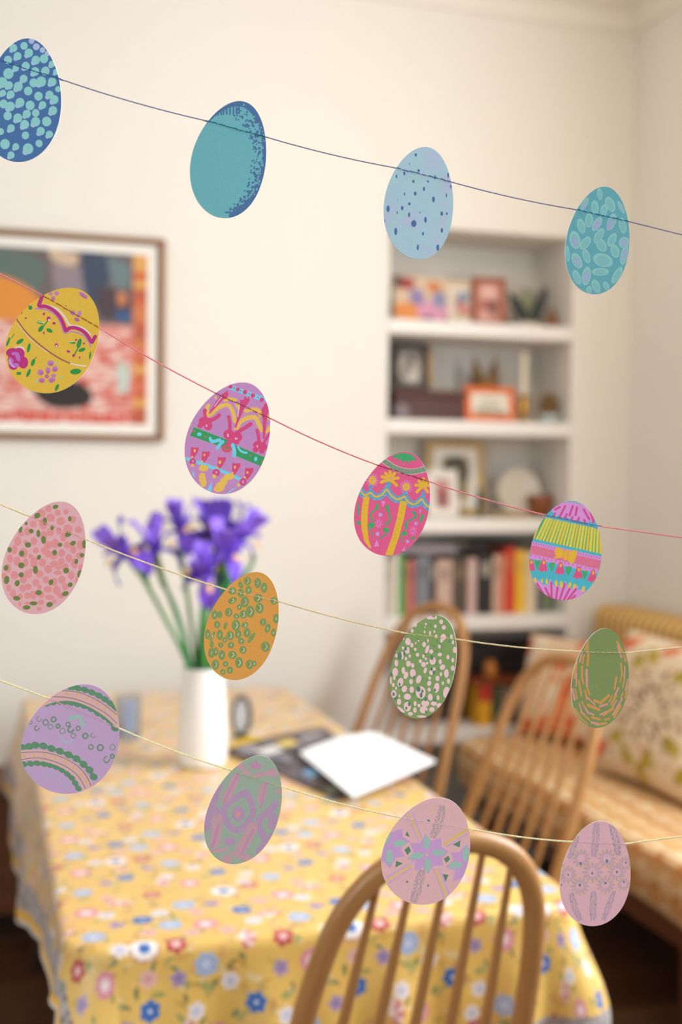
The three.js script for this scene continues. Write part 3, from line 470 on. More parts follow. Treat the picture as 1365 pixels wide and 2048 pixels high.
{ // top shelf
  const card = single('photo_print', box(0.215, 0.172, 0.003, 0.001), photo(256, 200, spread('#d9bfa2', [['#e08f4a', .30, .86, .42, .30], ['#d99ab6', .72, .74, .30, .24], ['#8f83ad', .42, .44, .15, .18], ['#8b8dae', .84, .46, .14, .18], ['#a3413c', .2, .16, .2, .14], ['#56453a', .05, .14, .10, .14], ['#d07f4c', .75, .2, .14, .12], ['#7d4566', .62, .92, .12, .08], ['#463a38', .95, .94, .05, .08]])), 'unframed colour print in orange and pink at the left of the top shelf', 'photo', [1.53, S1 + 0.087, -4.12]);
  card.rotation.set(-0.12, 0.08, 0, 'YXZ');
  photoFrame('cream photo frame with a pink and blue picture on the top shelf', [1.70, S1, -4.14], 0.05, 0.14, 0.165, 0.02, std('#e2c9a2', 0.6), 0.012, photo(128, 160, spread('#d9c3b2', [['#7d9ab5', .6, .22, .3, .18], ['#8d5f66', .4, .5, .2, .2], ['#d98f8a', .6, .72, .35, .25], ['#b9a46a', .4, .92, .3, .1]])));
  photoFrame('reddish wooden photo frame with a pink portrait on the top shelf', [1.80, S1, -4.12], -0.12, 0.13, 0.185, 0.02, std('#9c4a28', 0.5), 0.0, photo(128, 180, spread('#c98f7c', [['#e6b7ad', .5, .25, .35, .2], ['#b0645c', .5, .6, .4, .2], ['#5d4642', .7, .62, .14, .2], ['#dba59a', .3, .85, .3, .14]])));
  const o = thing('leaf_ornament', 'dark grey ornament of two flared leaves with pale green blades on the top shelf', 'ornament', [1.955, S1, -4.13]);
  const dark = std('#3f4444', 0.6, { side: THREE.DoubleSide }), pale = std('#a9ab8a', 0.7, { side: THREE.DoubleSide });
  const leaf = (x0, x1, h, w, zz) => sheet((u, v) => { const x = lerp(x0, x1, u ** 1.3), ww = w * (Math.sin(Math.PI * (0.12 + 0.86 * u)) ** 0.8); return [x + (v - 0.5) * 2 * ww, 0.012 + h * u, zz + 0.02 * (v - 0.5) ** 2 * 4 - 0.01]; }, 12, 6);
  part('leaf', leaf(-0.015, -0.075, 0.12, 0.03, 0.01), dark, o); part('leaf', leaf(0.02, 0.07, 0.15, 0.024, 0.01), dark, o);
  part('pale_leaf', leaf(0, -0.01, 0.145, 0.03, -0.01), pale, o); part('pale_leaf', leaf(0, 0.03, 0.14, 0.024, -0.015), pale, o);
  part('stone_base', lathe([[0, 0], [0.05, 0], [0.058, 0.008], [0.05, 0.022], [0.02, 0.03], [0, 0.03]], 28), std('#dccfba', 0.8), o);
  single('wooden_cone', lathe([[0, 0], [0.026, 0], [0.028, 0.006], [0.018, 0.035], [0.012, 0.06], [0.004, 0.08], [0, 0.082]], 28), std('#8d5a34', 0.6), 'small brown turned wooden cone at the right end of the top shelf', 'ornament', [2.04, S1, -4.09]);
}
{ // second shelf
  const t = thing('wooden_box', 'long dark reddish wooden box under the black and gold frame on the second shelf', 'box', [1.555, S2, -4.14]);
  part('box_body', span(-0.14, 0.14, 0, 0.085, -0.07, 0.07, 0.006), std('#b07a60', 0.5, { map: walnutMap }), t); part('lid', span(-0.143, 0.143, 0.0855, 0.108, -0.073, 0.073, 0.005), std('#c08a6a', 0.5, { map: walnutMap }), t);
  photoFrame('black and gold frame with a round grey photograph on top of the wooden box', [1.50, S2 + 0.1085, -4.13], 0.1, 0.145, 0.175, 0.022, std('#2b241c', 0.5), 0.002, photo(128, 150, spread('#6b6258', [['#b3a89c', .45, .52, .46, .44], ['#5c5654', .5, .28, .16, .16], ['#8d8580', .35, .62, .2, .2], ['#cfc6ba', .62, .78, .22, .16]])), 0.12);
  const gilt = part('gilt_edge', span(0.0735, 0.083, 0.02, 0.17, -0.007, 0.007, 0.003), M.gold, scene.children[scene.children.length - 1]);
  const grey = single('stone_egg', new THREE.SphereGeometry(0.03, 28, 20).scale(1, 0.95, 0.8), std('#877a80', 0.55), 'grey violet stone egg lying in front of the wooden box', 'ornament', [1.43, S2 + 0.028, -4.035]);
  const cat = thing('bronze_cup', 'bronze cup with two pointed ears standing behind the orange frame', 'ornament', [1.812, S2, -4.18]);
  part('cup_body', lathe([[0, 0], [0.035, 0], [0.04, 0.01], [0.042, 0.1], [0.052, 0.15], [0.056, 0.17], [0.05, 0.17], [0.038, 0.1], [0.034, 0.02], [0, 0.02]], 32), std('#86683c', 0.5, { metalness: 0.3 }), cat);
  for (const s of [-1, 1]) part('ear', new THREE.ConeGeometry(0.034, 0.105, 18).scale(1, 1, 0.55).rotateZ(-s * 0.22).translate(s * 0.036, 0.2, 0), std('#7a5c34', 0.5, { metalness: 0.3 }), cat);
  photoFrame('bright orange frame with a white picture on the second shelf', [1.79, S2, -4.07], 0.05, 0.205, 0.13, 0.024, std('#e2702c', 0.6), 0.0, photo(160, 100, spread('#e9e0cf', [['#cfc9b8', .5, .5, .3, .3], ['#a59c84', .35, .85, .3, .14], ['#8d8573', .75, .9, .2, .1]])), 0.14);
  const ca = thing('candlestick', 'brass candlestick holding a tall white candle on the second shelf', 'candlestick', [1.935, S2, -4.1]);
  part('brass_holder', lathe([[0, 0], [0.026, 0], [0.027, 0.006], [0.012, 0.014], [0.01, 0.03], [0.019, 0.045], [0.022, 0.06], [0.016, 0.075], [0.012, 0.085], [0.02, 0.098], [0.02, 0.103], [0, 0.103]], 36), M.gold, ca);
  part('candle', lathe([[0, 0.1], [0.0125, 0.1], [0.012, 0.26], [0.009, 0.266], [0.002, 0.267], [0, 0.267]], 24), std('#f0e3c8', 0.5), ca);
  part('wick', lathe([[0, 0.266], [0.0012, 0.266], [0.001, 0.276], [0, 0.277]], 8), M.black, ca);
  single('pale_bowl', lathe([[0, 0], [0.02, 0], [0.036, 0.02], [0.04, 0.034], [0.038, 0.034], [0.033, 0.02], [0.018, 0.006], [0, 0.006]], 36), std('#c5d0d2', 0.35), 'small pale blue bowl at the right end of the second shelf', 'bowl', [2.03, S2, -4.08]);
  const cone = thing('pine_cone', 'tan pine cone standing in the pale blue bowl', 'pine cone', [2.03, S2 + 0.0075, -4.08]);
  part('cone_core', lathe([[0, 0], [0.018, 0.004], [0.026, 0.03], [0.02, 0.07], [0.006, 0.105], [0, 0.108]], 20), std('#7d6238', 0.8), cone);
  const scaleG = new THREE.SphereGeometry(0.0095, 8, 6).scale(1, 0.45, 1.3), sc = std('#957748', 0.8); const scales = [];
  for (let k = 0; k < 46; k++) { const u = k / 46, a = k * 2.4, R = 0.006 + 0.022 * Math.sin(Math.PI * (0.25 + 0.72 * u)) ** 0.9, y = 0.026 + u * 0.074; scales.push(scaleG.clone().rotateX(-0.5).rotateY(a).translate(Math.sin(a) * R, y, Math.cos(a) * R)); }
  const sm = part('cone_scales', mergeGeometries(scales), sc, cone); sm.userData.kind = 'stuff';
}
{ // third shelf
  photoFrame('large cream and gold frame with a dark picture at the back of the third shelf', [1.715, S3, -4.21], 0.0, 0.235, 0.285, 0.03, std('#c9a86c', 0.5), 0.028, photo(128, 180, spread('#d6c199', [['#6d6656', .5, .35, .48, .4], ['#8a7a52', .5, .75, .35, .2], ['#57503f', .5, .2, .4, .2]])), 0.06);
  photoFrame('small white frame with a red print leaning on the large cream frame', [1.625, S3, -4.11], 0.12, 0.125, 0.175, 0.018, std('#efe6da', 0.6), 0.014, photo(128, 180, spread('#b9857a', [['#a8605c', .5, .5, .4, .4], ['#8d5a58', .5, .75, .3, .2], ['#d0a79c', .5, .2, .3, .12]])), 0.12);
  const f = thing('dark_figurine', 'tiny black figurine standing before the large cream frame', 'figurine', [1.765, S3, -4.1]);
  part('figure', lathe([[0, 0], [0.014, 0], [0.015, 0.004], [0.007, 0.012], [0.01, 0.04], [0.014, 0.065], [0.008, 0.082], [0.0105, 0.094], [0.006, 0.106], [0, 0.108]], 24), M.black, f);
  const pl = thing('round_plate', 'pale round glass plate standing upright on the third shelf', 'plate', [1.955, S3, -4.17]); pl.rotation.x = -0.1;
  part('dish', lathe([[0, 0], [0.05, 0.001], [0.07, 0.006], [0.088, 0.012], [0.09, 0.014], [0.087, 0.016], [0.068, 0.010], [0.05, 0.005], [0, 0.004]], 56).rotateX(Math.PI / 2).translate(0, 0.094, 0), std('#ddd2c0', 0.3), pl);
  part('stand', mergeGeometries([tube([V(-0.05, 0.002, 0.03), V(-0.05, 0.012, 0.01), V(-0.045, 0.06, -0.008)], 0.003, 12, 8), tube([V(0.05, 0.002, 0.03), V(0.05, 0.012, 0.01), V(0.045, 0.06, -0.008)], 0.003, 12, 8), tube([V(-0.05, 0.003, 0.01), V(0.05, 0.003, 0.01)], 0.003, 6, 8)]), M.black, pl);
  single('wooden_tray', mergeGeometries([box(0.15, 0.012, 0.06, 0.004), move(box(0.15, 0.016, 0.006, 0.002), 0, 0.008, 0.03), move(box(0.15, 0.016, 0.006, 0.002), 0, 0.008, -0.03)]), std('#a98b62', 0.6), 'narrow tan wooden tray lying in front of the round plate', 'tray', [1.87, S3 + 0.006, -4.065]);
  single('brown_bowl', lathe([[0, 0], [0.02, 0], [0.04, 0.025], [0.047, 0.06], [0.044, 0.085], [0.041, 0.085], [0.043, 0.06], [0.036, 0.026], [0, 0.008]], 36), std('#8a4a22', 0.45), 'round reddish brown bowl at the right end of the third shelf', 'bowl', [2.025, S3, -4.13]);
}
{ // books on the fourth shelf: [left, right, height, colour, words]
  const row = [[1.388, 1.408, 0.20, '#d9d0c2', 'thin grey white book, first at the left of the row'], [1.409, 1.432, 0.225, '#e6dccb', 'cream book second from the left end of the row'], [1.433, 1.460, 0.215, '#3d9a3c', 'bright green book near the left end of the row'], [1.461, 1.497, 0.20, '#c26a62', 'salmon red book beside the bright green one'], [1.499, 1.552, 0.215, '#7f838c', 'wide grey blue book left of the black brown one'], [1.553, 1.577, 0.21, '#3a2a2a', 'narrow black brown book between the grey blue and pale pink ones'], [1.578, 1.640, 0.20, '#cfae9e', 'wide pale pink book in the middle of the row'], [1.641, 1.700, 0.205, '#55463a', 'wide dark brown book in the middle of the row'], [1.702, 1.738, 0.205, '#d6b3aa', 'pinkish white book right of the wide brown one'], [1.741, 1.800, 0.222, '#241f1f', 'wide black book right of the middle'], [1.801, 1.826, 0.215, '#d7b49c', 'pale apricot book beside the wide black one'], [1.827, 1.850, 0.218, '#dd8f72', 'thin salmon book left of the red one'], [1.851, 1.890, 0.245, '#d3381f', 'tall bright red book'], [1.891, 1.934, 0.232, '#f0bf2b', 'bright yellow book beside the red one'], [1.936, 1.978, 0.225, '#e2d0b2', 'cream book right of the yellow one'], [1.979, 2.004, 0.20, '#5c5a66', 'slate grey book second from the right end'], [2.006, 2.040, 0.205, '#7c8a66', 'sage green book last at the right of the row']];
  const r = rng(55);
  for (const [x0, x1, h, color, label] of row) {
    const depth = 0.15 + r() * 0.04, b = thing('book', label, 'book', [(x0 + x1) / 2, S4, -4.045 - depth / 2 - r() * 0.012], 0, 'books on the fourth shelf'), w = x1 - x0 - 0.0015, cm = std(color, 0.6);
    const cover = mergeGeometries([span(-w / 2, w / 2, 0, h, depth / 2 - 0.003, depth / 2, 0.0013), span(-w / 2, -w / 2 + 0.0025, 0, h, -depth / 2, depth / 2 - 0.003, 0.001), span(w / 2 - 0.0025, w / 2, 0, h, -depth / 2, depth / 2 - 0.003, 0.001)]);
    part('cover', cover, cm, b); part('pages', plainSpan(-w / 2 + 0.0026, w / 2 - 0.0026, 0.003, h - 0.004, -depth / 2 + 0.004, depth / 2 - 0.0035), std('#e6dac2', 0.9), b);
    part('spine_title', plainSpan(-w * 0.26, w * 0.26, h * 0.62, h * 0.86, depth / 2 + 0.0001, depth / 2 + 0.0006), std(new THREE.Color(color).lerp(new THREE.Color(['#e9dfc8', '#2d2622', '#a08a5c'][(r() * 3) | 0]), 0.45), 0.6), b);
  }
  const lying = (label, x0, x1, y, t, color, z) => { const b = thing('book', label, 'book', [(x0 + x1) / 2, y, z], 0, 'books on the fourth shelf'), w = x1 - x0; part('cover', mergeGeometries([span(-w / 2, w / 2, 0, 0.003, -0.07, 0.07, 0.001), span(-w / 2, w / 2, t - 0.003, t, -0.07, 0.07, 0.001), span(-w / 2, w / 2, 0.003, t - 0.003, 0.067, 0.07, 0.001)]), std(color, 0.6), b); part('pages', plainSpan(-w / 2 + 0.003, w / 2 - 0.003, 0.0031, t - 0.0031, -0.067, 0.0668), std('#e2d5bc', 0.9), b); };
  lying('lilac grey book lying flat on top of the left half of the row', 1.44, 1.66, S4 + 0.2265, 0.024, '#a79aa0', -4.13);
  lying('black book lying flat on top of the right half of the row', 1.70, 1.94, S4 + 0.2465, 0.02, '#1f1a1a', -4.14);
}
{ // bottom compartment
  const bx = thing('black_case', 'large black storage case in the dark bottom compartment of the bookcase', 'box', [1.80, S5, -4.18]);
  part('case_body', span(-0.26, 0.27, 0, 0.24, -0.09, 0.04, 0.008), std('#2a2422', 0.6), bx); part('lid', span(-0.263, 0.273, 0.241, 0.285, -0.092, 0.044, 0.008), std('#332b29', 0.55), bx);
  const lowBook = (label, x, h, w, color, turn = 0, titles = true) => { const b = thing('book', label, 'book', [x, S5, -4.06], 0, 'books in the bottom compartment'); b.rotation.z = turn; part('cover', mergeGeometries([span(-w / 2, w / 2, 0, h, 0.035, 0.038, 0.001), span(-w / 2, -w / 2 + 0.003, 0, h, -0.06, 0.035, 0.001), span(w / 2 - 0.003, w / 2, 0, h, -0.06, 0.035, 0.001)]), std(color, 0.6), b); part('pages', plainSpan(-w / 2 + 0.0031, w / 2 - 0.0031, 0.002, h - 0.003, -0.057, 0.0345), std('#d9c9ad', 0.9), b); return b; };
  const rb = lowBook('red and yellow book at the left of the bottom compartment', 1.765, 0.15, 0.05, '#e0a41f'); part('red_label', plainSpan(-0.0245, 0.0245, 0.09, 0.149, 0.0381, 0.0386), std('#b8281c', 0.6), rb);
  lowBook('dark green book in the bottom compartment', 1.808, 0.145, 0.034, '#3f4a34'); lowBook('grey brown book in the bottom compartment', 1.848, 0.14, 0.04, '#7a6554'); lowBook('dark blue book in the bottom compartment', 1.885, 0.142, 0.028, '#3b3a4a'); lowBook('brown leather book at the right of the bottom compartment', 1.93, 0.14, 0.05, '#6b3a1e');
  const wb = single('wooden_board', box(0.28, 0.02, 0.1, 0.004), std('#b5713a', 0.5, { map: woodMap }), 'orange brown wooden board lying across the low books', 'board', [1.84, S5 + 0.163, -4.06]); 
  const jar = single('amber_jar', lathe([[0, 0], [0.022, 0], [0.026, 0.006], [0.026, 0.04], [0.016, 0.052], [0.017, 0.062], [0, 0.063]], 28), std('#b8702c', 0.4), 'small amber jar standing on the wooden board', 'jar', [1.80, S5 + 0.1735, -4.06]);
}

// ---------------------------------------------------------------- the four garlands: flat card eggs sewn on threads
// paint: ['e', colour, x, y, rx, ry, angle, ...] spots, ['w', ...] washes, ['l', colour, width, x, y, ...] brush lines, ['p', colour, x, y, ...] shapes; tenths of a millimetre from the egg's middle
const EGGS = [
  { tall: 0.0946, at: [0.0299, 1.7051, -0.9728], turn: -0.522, tilt: -0.097, ratio: 0.70, base: '#3d6596', stitch: '#2f5f8e', sewn: [-225, -298, 330, -166], paint: [['e','#a3b3cc',133,-388,23,21,-168,78,-412,29,26,-168,177,-364,23,21,-168,33,-455,25,22,-168,-131,-377,19,17,-168,2,-341,21,19,-168,-90,-316,19,17,-168,-13,-242,20,18,-168,66,-289,21,19,-168,210,-268,16,14,-168,69,-202,21,19,-168,252,-211,15,13,-168,-93,-227,16,14,-168,-20,-145,19,17,-168,-63,-80,23,20,-168,127,-123,24,21,-168,222,-130,21,19,-168,-206,-103,26,23,-168,-140,-91,19,17,-168,-118,-21,19,17,-168,-184,-32,16,14,-168,210,-31,19,17,-168,253,5,21,19,-168,-115,74,23,20,-168,-36,42,23,20,-168,161,49,19,17,-168,250,89,21,19,-168,-41,159,22,19,-168,33,123,20,18,-168,22,207,22,19,-168,112,183,23,20,-168,-89,237,19,17,-168,-171,263,16,14,-168,165,249,20,18,-168,242,267,18,16,-168,-32,374,17,15,-168,67,395,26,23,-168,-67,442,18,16,-168,-294,-289,19,17,-168,-316,-140,21,19,-168,-288,-36,21,19,-168,-237,119,21,19,-168,-269,197,19,17,-168,-215,181,16,14,-168], ['e','#84bfba',-116,-397,34,31,-159,-27,-416,32,30,-159,19,-363,36,34,-159,-74,-336,34,31,-159,-153,-304,35,32,-159,3,-263,35,32,-159,83,-310,36,34,-159,152,-323,36,34,-159,223,-284,28,26,-159,86,-224,36,34,-159,173,-230,36,34,-159,264,-226,25,23,-159,-80,-244,28,26,-159,-139,-200,45,41,-159,-5,-165,34,31,-159,-45,-104,39,36,-159,83,-137,36,34,-159,146,-148,42,39,-159,239,-151,36,34,-159,294,-96,25,23,-159,-185,-130,45,41,-159,-125,-111,34,31,-159,43,-73,36,34,-159,-103,-41,34,31,-159,-171,-49,28,26,-159,134,-37,36,34,-159,226,-51,34,31,-159,270,-16,36,34,-159,-157,34,36,34,-159,-97,50,39,36,-159,-18,18,39,36,-159,71,36,39,36,-159,176,29,32,30,-159,267,68,36,34,-159,-113,124,36,34,-159,-24,137,38,35,-159,49,102,35,32,-159,124,92,32,30,-159,39,184,38,35,-159,130,159,39,36,-159,223,153,40,37,-159,-74,217,32,30,-159,-159,247,28,26,-159,54,267,32,30,-159,181,228,35,32,-159,256,249,31,28,-159,-114,342,42,39,-159,-19,357,29,27,-159,87,368,45,41,-159,176,323,31,28,-159,-53,423,31,28,-159,-279,-309,34,31,-159,-254,-237,34,31,-159,-299,-162,36,34,-159,-271,-58,36,34,-159,-290,47,34,31,-159,-220,97,36,34,-159,-253,177,34,31,-159,-219,280,34,31,-159,-202,164,28,26,-159]] },
  { tall: 0.0950, at: [0.1839, 1.6614, -0.9233], turn: 0.264, tilt: -0.331, ratio: 0.64, base: '#69b2ba', stitch: '#1f7f8e', sewn: [-299, -170, 212, -302], paint: [['l','#456f9d',65,-298,-173,-256,-263,-204,-343,-136,-413,-80,-445,-19,-461,53,-448,140,-393,213,-299,259,-204,288,-106,303,-8,303,86,288,175,259,265,207,361,165,414], ['l','#456f9d',14,-242,-223,-245,-288], ['l','#456f9d',14,-225,-251,-226,-310], ['l','#456f9d',14,-208,-263,-217,-321], ['l','#456f9d',14,-187,-280,-206,-339], ['l','#456f9d',14,-170,-292,-186,-362], ['l','#456f9d',14,-146,-307,-169,-377], ['l','#456f9d',14,-120,-318,-143,-397], ['l','#456f9d',14,-92,-332,-119,-409], ['l','#456f9d',14,-70,-350,-96,-415], ['l','#456f9d',14,-53,-368,-75,-432], ['l','#456f9d',14,-267,-198,-260,-236], ['e','#456f9d',150,-181,9,8,133,13,-383,9,7,133,-5,-383,7,6,133,183,-82,7,6,133,249,-133,8,6,133,140,-308,13,11,133,239,25,12,10,133,6,-426,9,7,133,42,-295,8,6,133,187,258,9,8,133,239,80,10,8,133,-39,-314,7,6,133,242,113,8,7,133,245,30,8,7,133,240,214,8,7,133,249,16,12,10,133,223,166,12,10,133,46,-349,11,9,133,81,-342,7,6,133,270,87,11,9,133,173,307,10,9,133,255,31,10,8,133,245,252,11,9,133,208,120,9,7,133,286,59,14,12,133,154,-237,10,9,133,-45,-387,8,6,133,11,-293,9,8,133,41,-321,8,7,133,147,314,8,7,133,273,-24,14,11,133,175,298,9,7,133,233,-194,15,12,133,54,-302,8,6,133,134,-289,10,9,133,92,-222,8,6,133,211,-168,13,11,133,248,119,11,9,133,206,131,10,8,133,258,193,13,11,133,205,-139,7,6,133,207,95,7,6,133,88,-273,8,7,133,-58,-302,7,6,133,27,-349,7,6,133,202,296,8,6,133,132,-266,9,7,133,81,-397,15,12,133,229,-80,7,6,133,25,-346,8,7,133,180,272,7,6,133,156,367,8,6,133,194,18,8,7,133,169,384,12,10,133,139,-258,7,6,133,234,197,12,10,133,161,-181,10,9,133,165,390,13,11,133,236,237,8,7,133,226,-28,7,6,133,-52,-363,8,7,133,280,103,11,9,133,202,344,15,13,133,176,-151,8,6,133,86,-284,9,8,133,209,314,11,9,133,272,72,7,6,133,280,74,13,11,133,236,177,8,6,133,211,223,11,9,133,134,388,9,7,133,175,359,8,7,133,30,-307,10,9,133,186,250,10,8,133,152,389,9,8,133,209,15,7,5,133,156,381,10,9,133,155,355,12,10,133,187,267,8,6,133,143,-218,9,8,133,143,-264,7,6,133,159,337,9,8,133,279,5,10,8,133,170,339,10,8,133,190,0,8,6,133,54,-258,9,7,133,96,-330,11,9,133,230,10,9,8,133,266,-14,7,6,133,223,18,8,7,133,232,199,10,8,133,266,170,10,9,133,250,50,10,8,133,242,124,10,8,133,265,-91,13,11,133,228,288,9,7,133,278,-18,14,12,133,36,-298,8,7,133,-11,-342,7,6,133,271,87,14,11,133,99,-366,12,10,133,100,-389,15,12,133,163,-335,10,8,133,270,-85,14,12,133,85,-331,10,8,133,163,-171,8,7,133,193,176,8,7,133,176,-71,7,6,133,250,60,7,6,133,160,391,14,12,133,21,-333,7,6,133,209,216,7,6,133,255,-139,14,11,133,113,-243,10,9,133,262,3,7,6,133,7,-405,10,8,133,40,-431,12,10,133,180,249,10,8,133,29,-424,10,9,133,198,-193,13,11,133,116,-232,9,7,133,97,-252,7,6,133,-36,-344,8,7,133,199,-239,9,7,133,207,-35,8,7,133,-64,-363,7,5,133,244,158,8,6,133,264,-93,7,6,133,211,250,10,8,133,202,267,9,8,133,282,97,10,8,133,230,253,11,9,133,205,-125,7,6,133,23,-292,9,8,133,113,-247,7,6,133,239,256,12,10,133,137,-229,8,7,133,198,-67,8,7,133,193,-295,15,13,133,220,6,11,9,133,165,-210,7,5,133,207,-152,10,8,133,116,-313,7,5,133,108,-232,8,7,133,-63,-315,7,6,133,143,-298,10,8,133,250,170,12,10,133,178,308,8,7,133,103,405,10,8,133,205,104,9,8,133,194,312,12,10,133,184,256,9,7,133,262,-63,13,11,133,222,251,13,11,133,262,104,8,7,133,-61,-341,8,7,133,64,-406,11,9,133,259,58,11,9,133,181,-30,9,7,133,238,174,10,8,133,209,115,9,8,133,99,-241,7,6,133,215,170,10,8,133,141,389,9,7,133,247,-79,12,10,133,260,47,7,6,133,58,-315,10,8,133,182,-229,7,5,133,-20,-350,10,8,133,260,114,9,7,133,236,-35,9,8,133,80,-405,8,7,133,175,382,7,6,133,254,-102,14,12,133,207,-83,8,6,133,127,371,9,8,133,75,-351,13,11,133,87,-389,11,9,133,203,305,8,7,133,178,322,7,6,133,-63,-395,9,8,133,136,-201,8,7,133,211,-232,7,5,133,263,163,8,6,133,185,341,13,11,133,155,-230,9,7,133,137,407,9,8,133,204,-101,7,6,133,62,-408,9,7,133,135,362,8,7,133,209,-25,8,7,133,183,363,13,11,133,280,47,15,12,133,261,-17,7,6,133,237,161,11,9,133,231,89,7,6,133,124,359,8,7,133,176,-174,10,9,133,119,395,10,8,133,179,-232,9,8,133,67,-294,7,6,133,175,329,8,7,133,219,316,11,9,133,45,-309,7,6,133,151,-160,7,6,133,157,-276,13,10,133,231,179,9,7,133,229,-23,8,7,133,-18,-351,11,10,133,59,-356,11,9,133,169,300,8,6,133,135,-273,9,8,133,181,362,14,11,133,-80,-327,9,7,133,178,320,10,9,133,-73,-386,12,10,133,243,241,15,12,133,102,-248,7,6,133,254,-40,14,11,133,254,143,12,10,133,233,-91,7,6,133,204,221,11,9,133,233,89,7,6,133,159,-287,12,10,133,8,-297,8,7,133,239,31,8,7,133,197,73,7,6,133,264,-107,12,10,133,184,309,8,7,133,183,-312,13,11,133], ['e','#70acba',158,-297,11,6,106,216,-212,13,6,105,117,-347,9,6,108,262,-27,11,7,107,237,-152,8,7,139,271,70,12,5,104,183,-332,7,6,131,126,-364,13,6,105,74,-401,13,5,103,62,-387,8,5,106,284,117,14,7,105,264,152,13,5,103,264,22,8,6,116,199,-252,5,5,148,155,-324,8,6,166,254,179,12,6,104,276,67,9,5,105,218,-267,8,5,108,259,130,12,6,104,264,36,6,5,123,263,144,13,7,105,182,-279,10,7,111,157,-348,7,5,113,-36,-444,11,7,110,253,165,9,5,106,279,162,7,6,117,227,-210,8,6,159,285,48,12,7,107,257,-83,8,5,110,266,46,11,5,104,128,-336,10,5,104,200,-309,14,7,105,138,-325,9,5,105,273,-12,9,5,107,269,-80,12,7,106,258,-39,8,7,134,253,-112,7,6,146,134,-342,13,5,103,253,-103,14,6,103,239,-151,11,7,109,245,203,12,6,105,291,72,8,5,108,50,-403,10,7,113,265,150,9,7,117,157,-352,8,6,168,264,-96,8,5,108,66,-394,10,5,105,259,-49,8,5,107,261,-30,7,5,119,280,47,6,5,119]] },
  { tall: 0.0906, at: [0.3328, 1.6346, -0.9018], turn: 0.262, tilt: -0.244, ratio: 0.72, base: '#aac9d8', stitch: '#44709f', sewn: [-296, -172, 245, -271], paint: [['w','#b9bcdd',24,-374,109,90,144,-49,163,73,33,168,-95,194,54,48,147,-220,489,69,52,138,163,346,59,40,126,-231,190,83,62,155,241,-69,70,63,-131,146,-183,54,42,150,-259,254,64,38,-124,-28,179,65,51,149,214,231,58,39,-174,-71,-203,60,39,-139,211,-242,80,68,154,195,-215,83,60,153,131,-206,71,57,136,-120,476,77,59,152,239,55,73,58,146], ['w','#a2d0d0',-100,-314,65,51,148,104,-12,45,41,-82,277,-111,55,44,130,225,-23,43,27,-163,-56,-136,52,44,146,-147,462,84,40,160,-153,354,46,42,149,-133,-122,60,42,150,-211,244,64,46,165,-117,-199,67,41,168,-298,-54,55,29,-171,170,34,49,37,137,138,-178,68,50,-105,-44,290,61,44,119,-140,151,55,25,169,107,-221,63,47,165,320,60,62,49,143], ['e','#446da3',-139,-344,13,12,107,-178,-253,8,4,77,-82,-235,13,11,140,-204,-163,16,10,79,-268,-112,14,7,77,-107,-135,13,11,96,25,-187,10,9,136,81,-245,16,9,77,200,-310,20,9,76,4,-116,17,11,80,-66,-49,16,13,85,-161,-8,13,7,78,113,-70,23,14,79,225,-148,18,7,76,248,-232,16,7,77,-98,49,13,11,140,-154,106,17,13,82,-278,159,26,15,78,-190,158,13,6,77,-78,133,20,10,77,-18,183,28,25,101,81,114,24,13,77,15,77,6,5,148,-209,60,5,4,148,219,9,17,14,87,266,-9,11,10,109,-165,304,29,14,77,87,228,15,9,79,255,137,19,12,79,67,350,23,11,77,252,284,26,14,78,-284,264,14,6,77,-334,50,12,4,76]] },
  { tall: 0.0876, at: [0.4769, 1.6098, -0.8757], turn: -0.002, tilt: -0.177, ratio: 0.64, base: '#67b1bd', stitch: '#1f74a0', sewn: [-245, -191, 237, -215], paint: [['e','#93cdca',-64,-364,48,25,70,-180,-254,59,25,112,-85,-250,56,34,74,44,-309,65,41,48,-1,-250,47,31,87,145,-310,56,20,47,85,-174,73,38,103,-40,-125,68,34,113,-116,-137,59,36,86,-174,-74,61,36,61,187,-169,64,34,65,-5,-37,71,34,113,-207,49,73,48,65,-112,50,66,36,119,32,32,60,42,40,116,-34,62,34,112,226,-40,51,42,136,160,49,56,40,60,-82,151,59,33,57,-158,206,68,41,48,69,147,91,54,179,249,60,84,32,93,-249,171,64,20,73,-51,306,77,40,89,-132,335,62,32,53,65,244,78,32,166,49,366,56,36,52,217,234,80,31,112,-6,410,32,25,82,138,344,38,25,48], ['e','#84c5c6',-63,-358,34,17,70,-179,-248,42,16,112,-84,-244,40,23,74,45,-304,47,27,49,0,-244,34,21,86,146,-304,40,13,47,86,-169,52,25,102,-39,-120,49,23,113,-115,-131,43,24,86,-173,-68,44,24,61,188,-164,46,23,65,-4,-32,51,23,113,-205,55,53,31,65,-111,55,47,24,118,33,38,43,28,42,117,-29,44,23,111,227,-35,37,28,131,161,54,40,26,61,-81,156,42,22,58,-157,212,49,27,49,70,152,60,39,178,251,65,60,21,93,-248,177,46,13,73,-49,312,55,27,89,-131,341,44,21,53,66,250,51,23,165,50,372,40,24,52,218,239,58,21,112,-5,416,23,17,81,140,349,28,16,48], ['e','#a5b8d6',77,-145,49,25,108,-39,-120,53,24,113,-177,-239,37,14,112,-49,312,50,25,89,-153,214,44,21,49,227,-35,32,27,139,249,57,54,18,93,-203,66,41,25,61,146,-304,36,9,47]] },
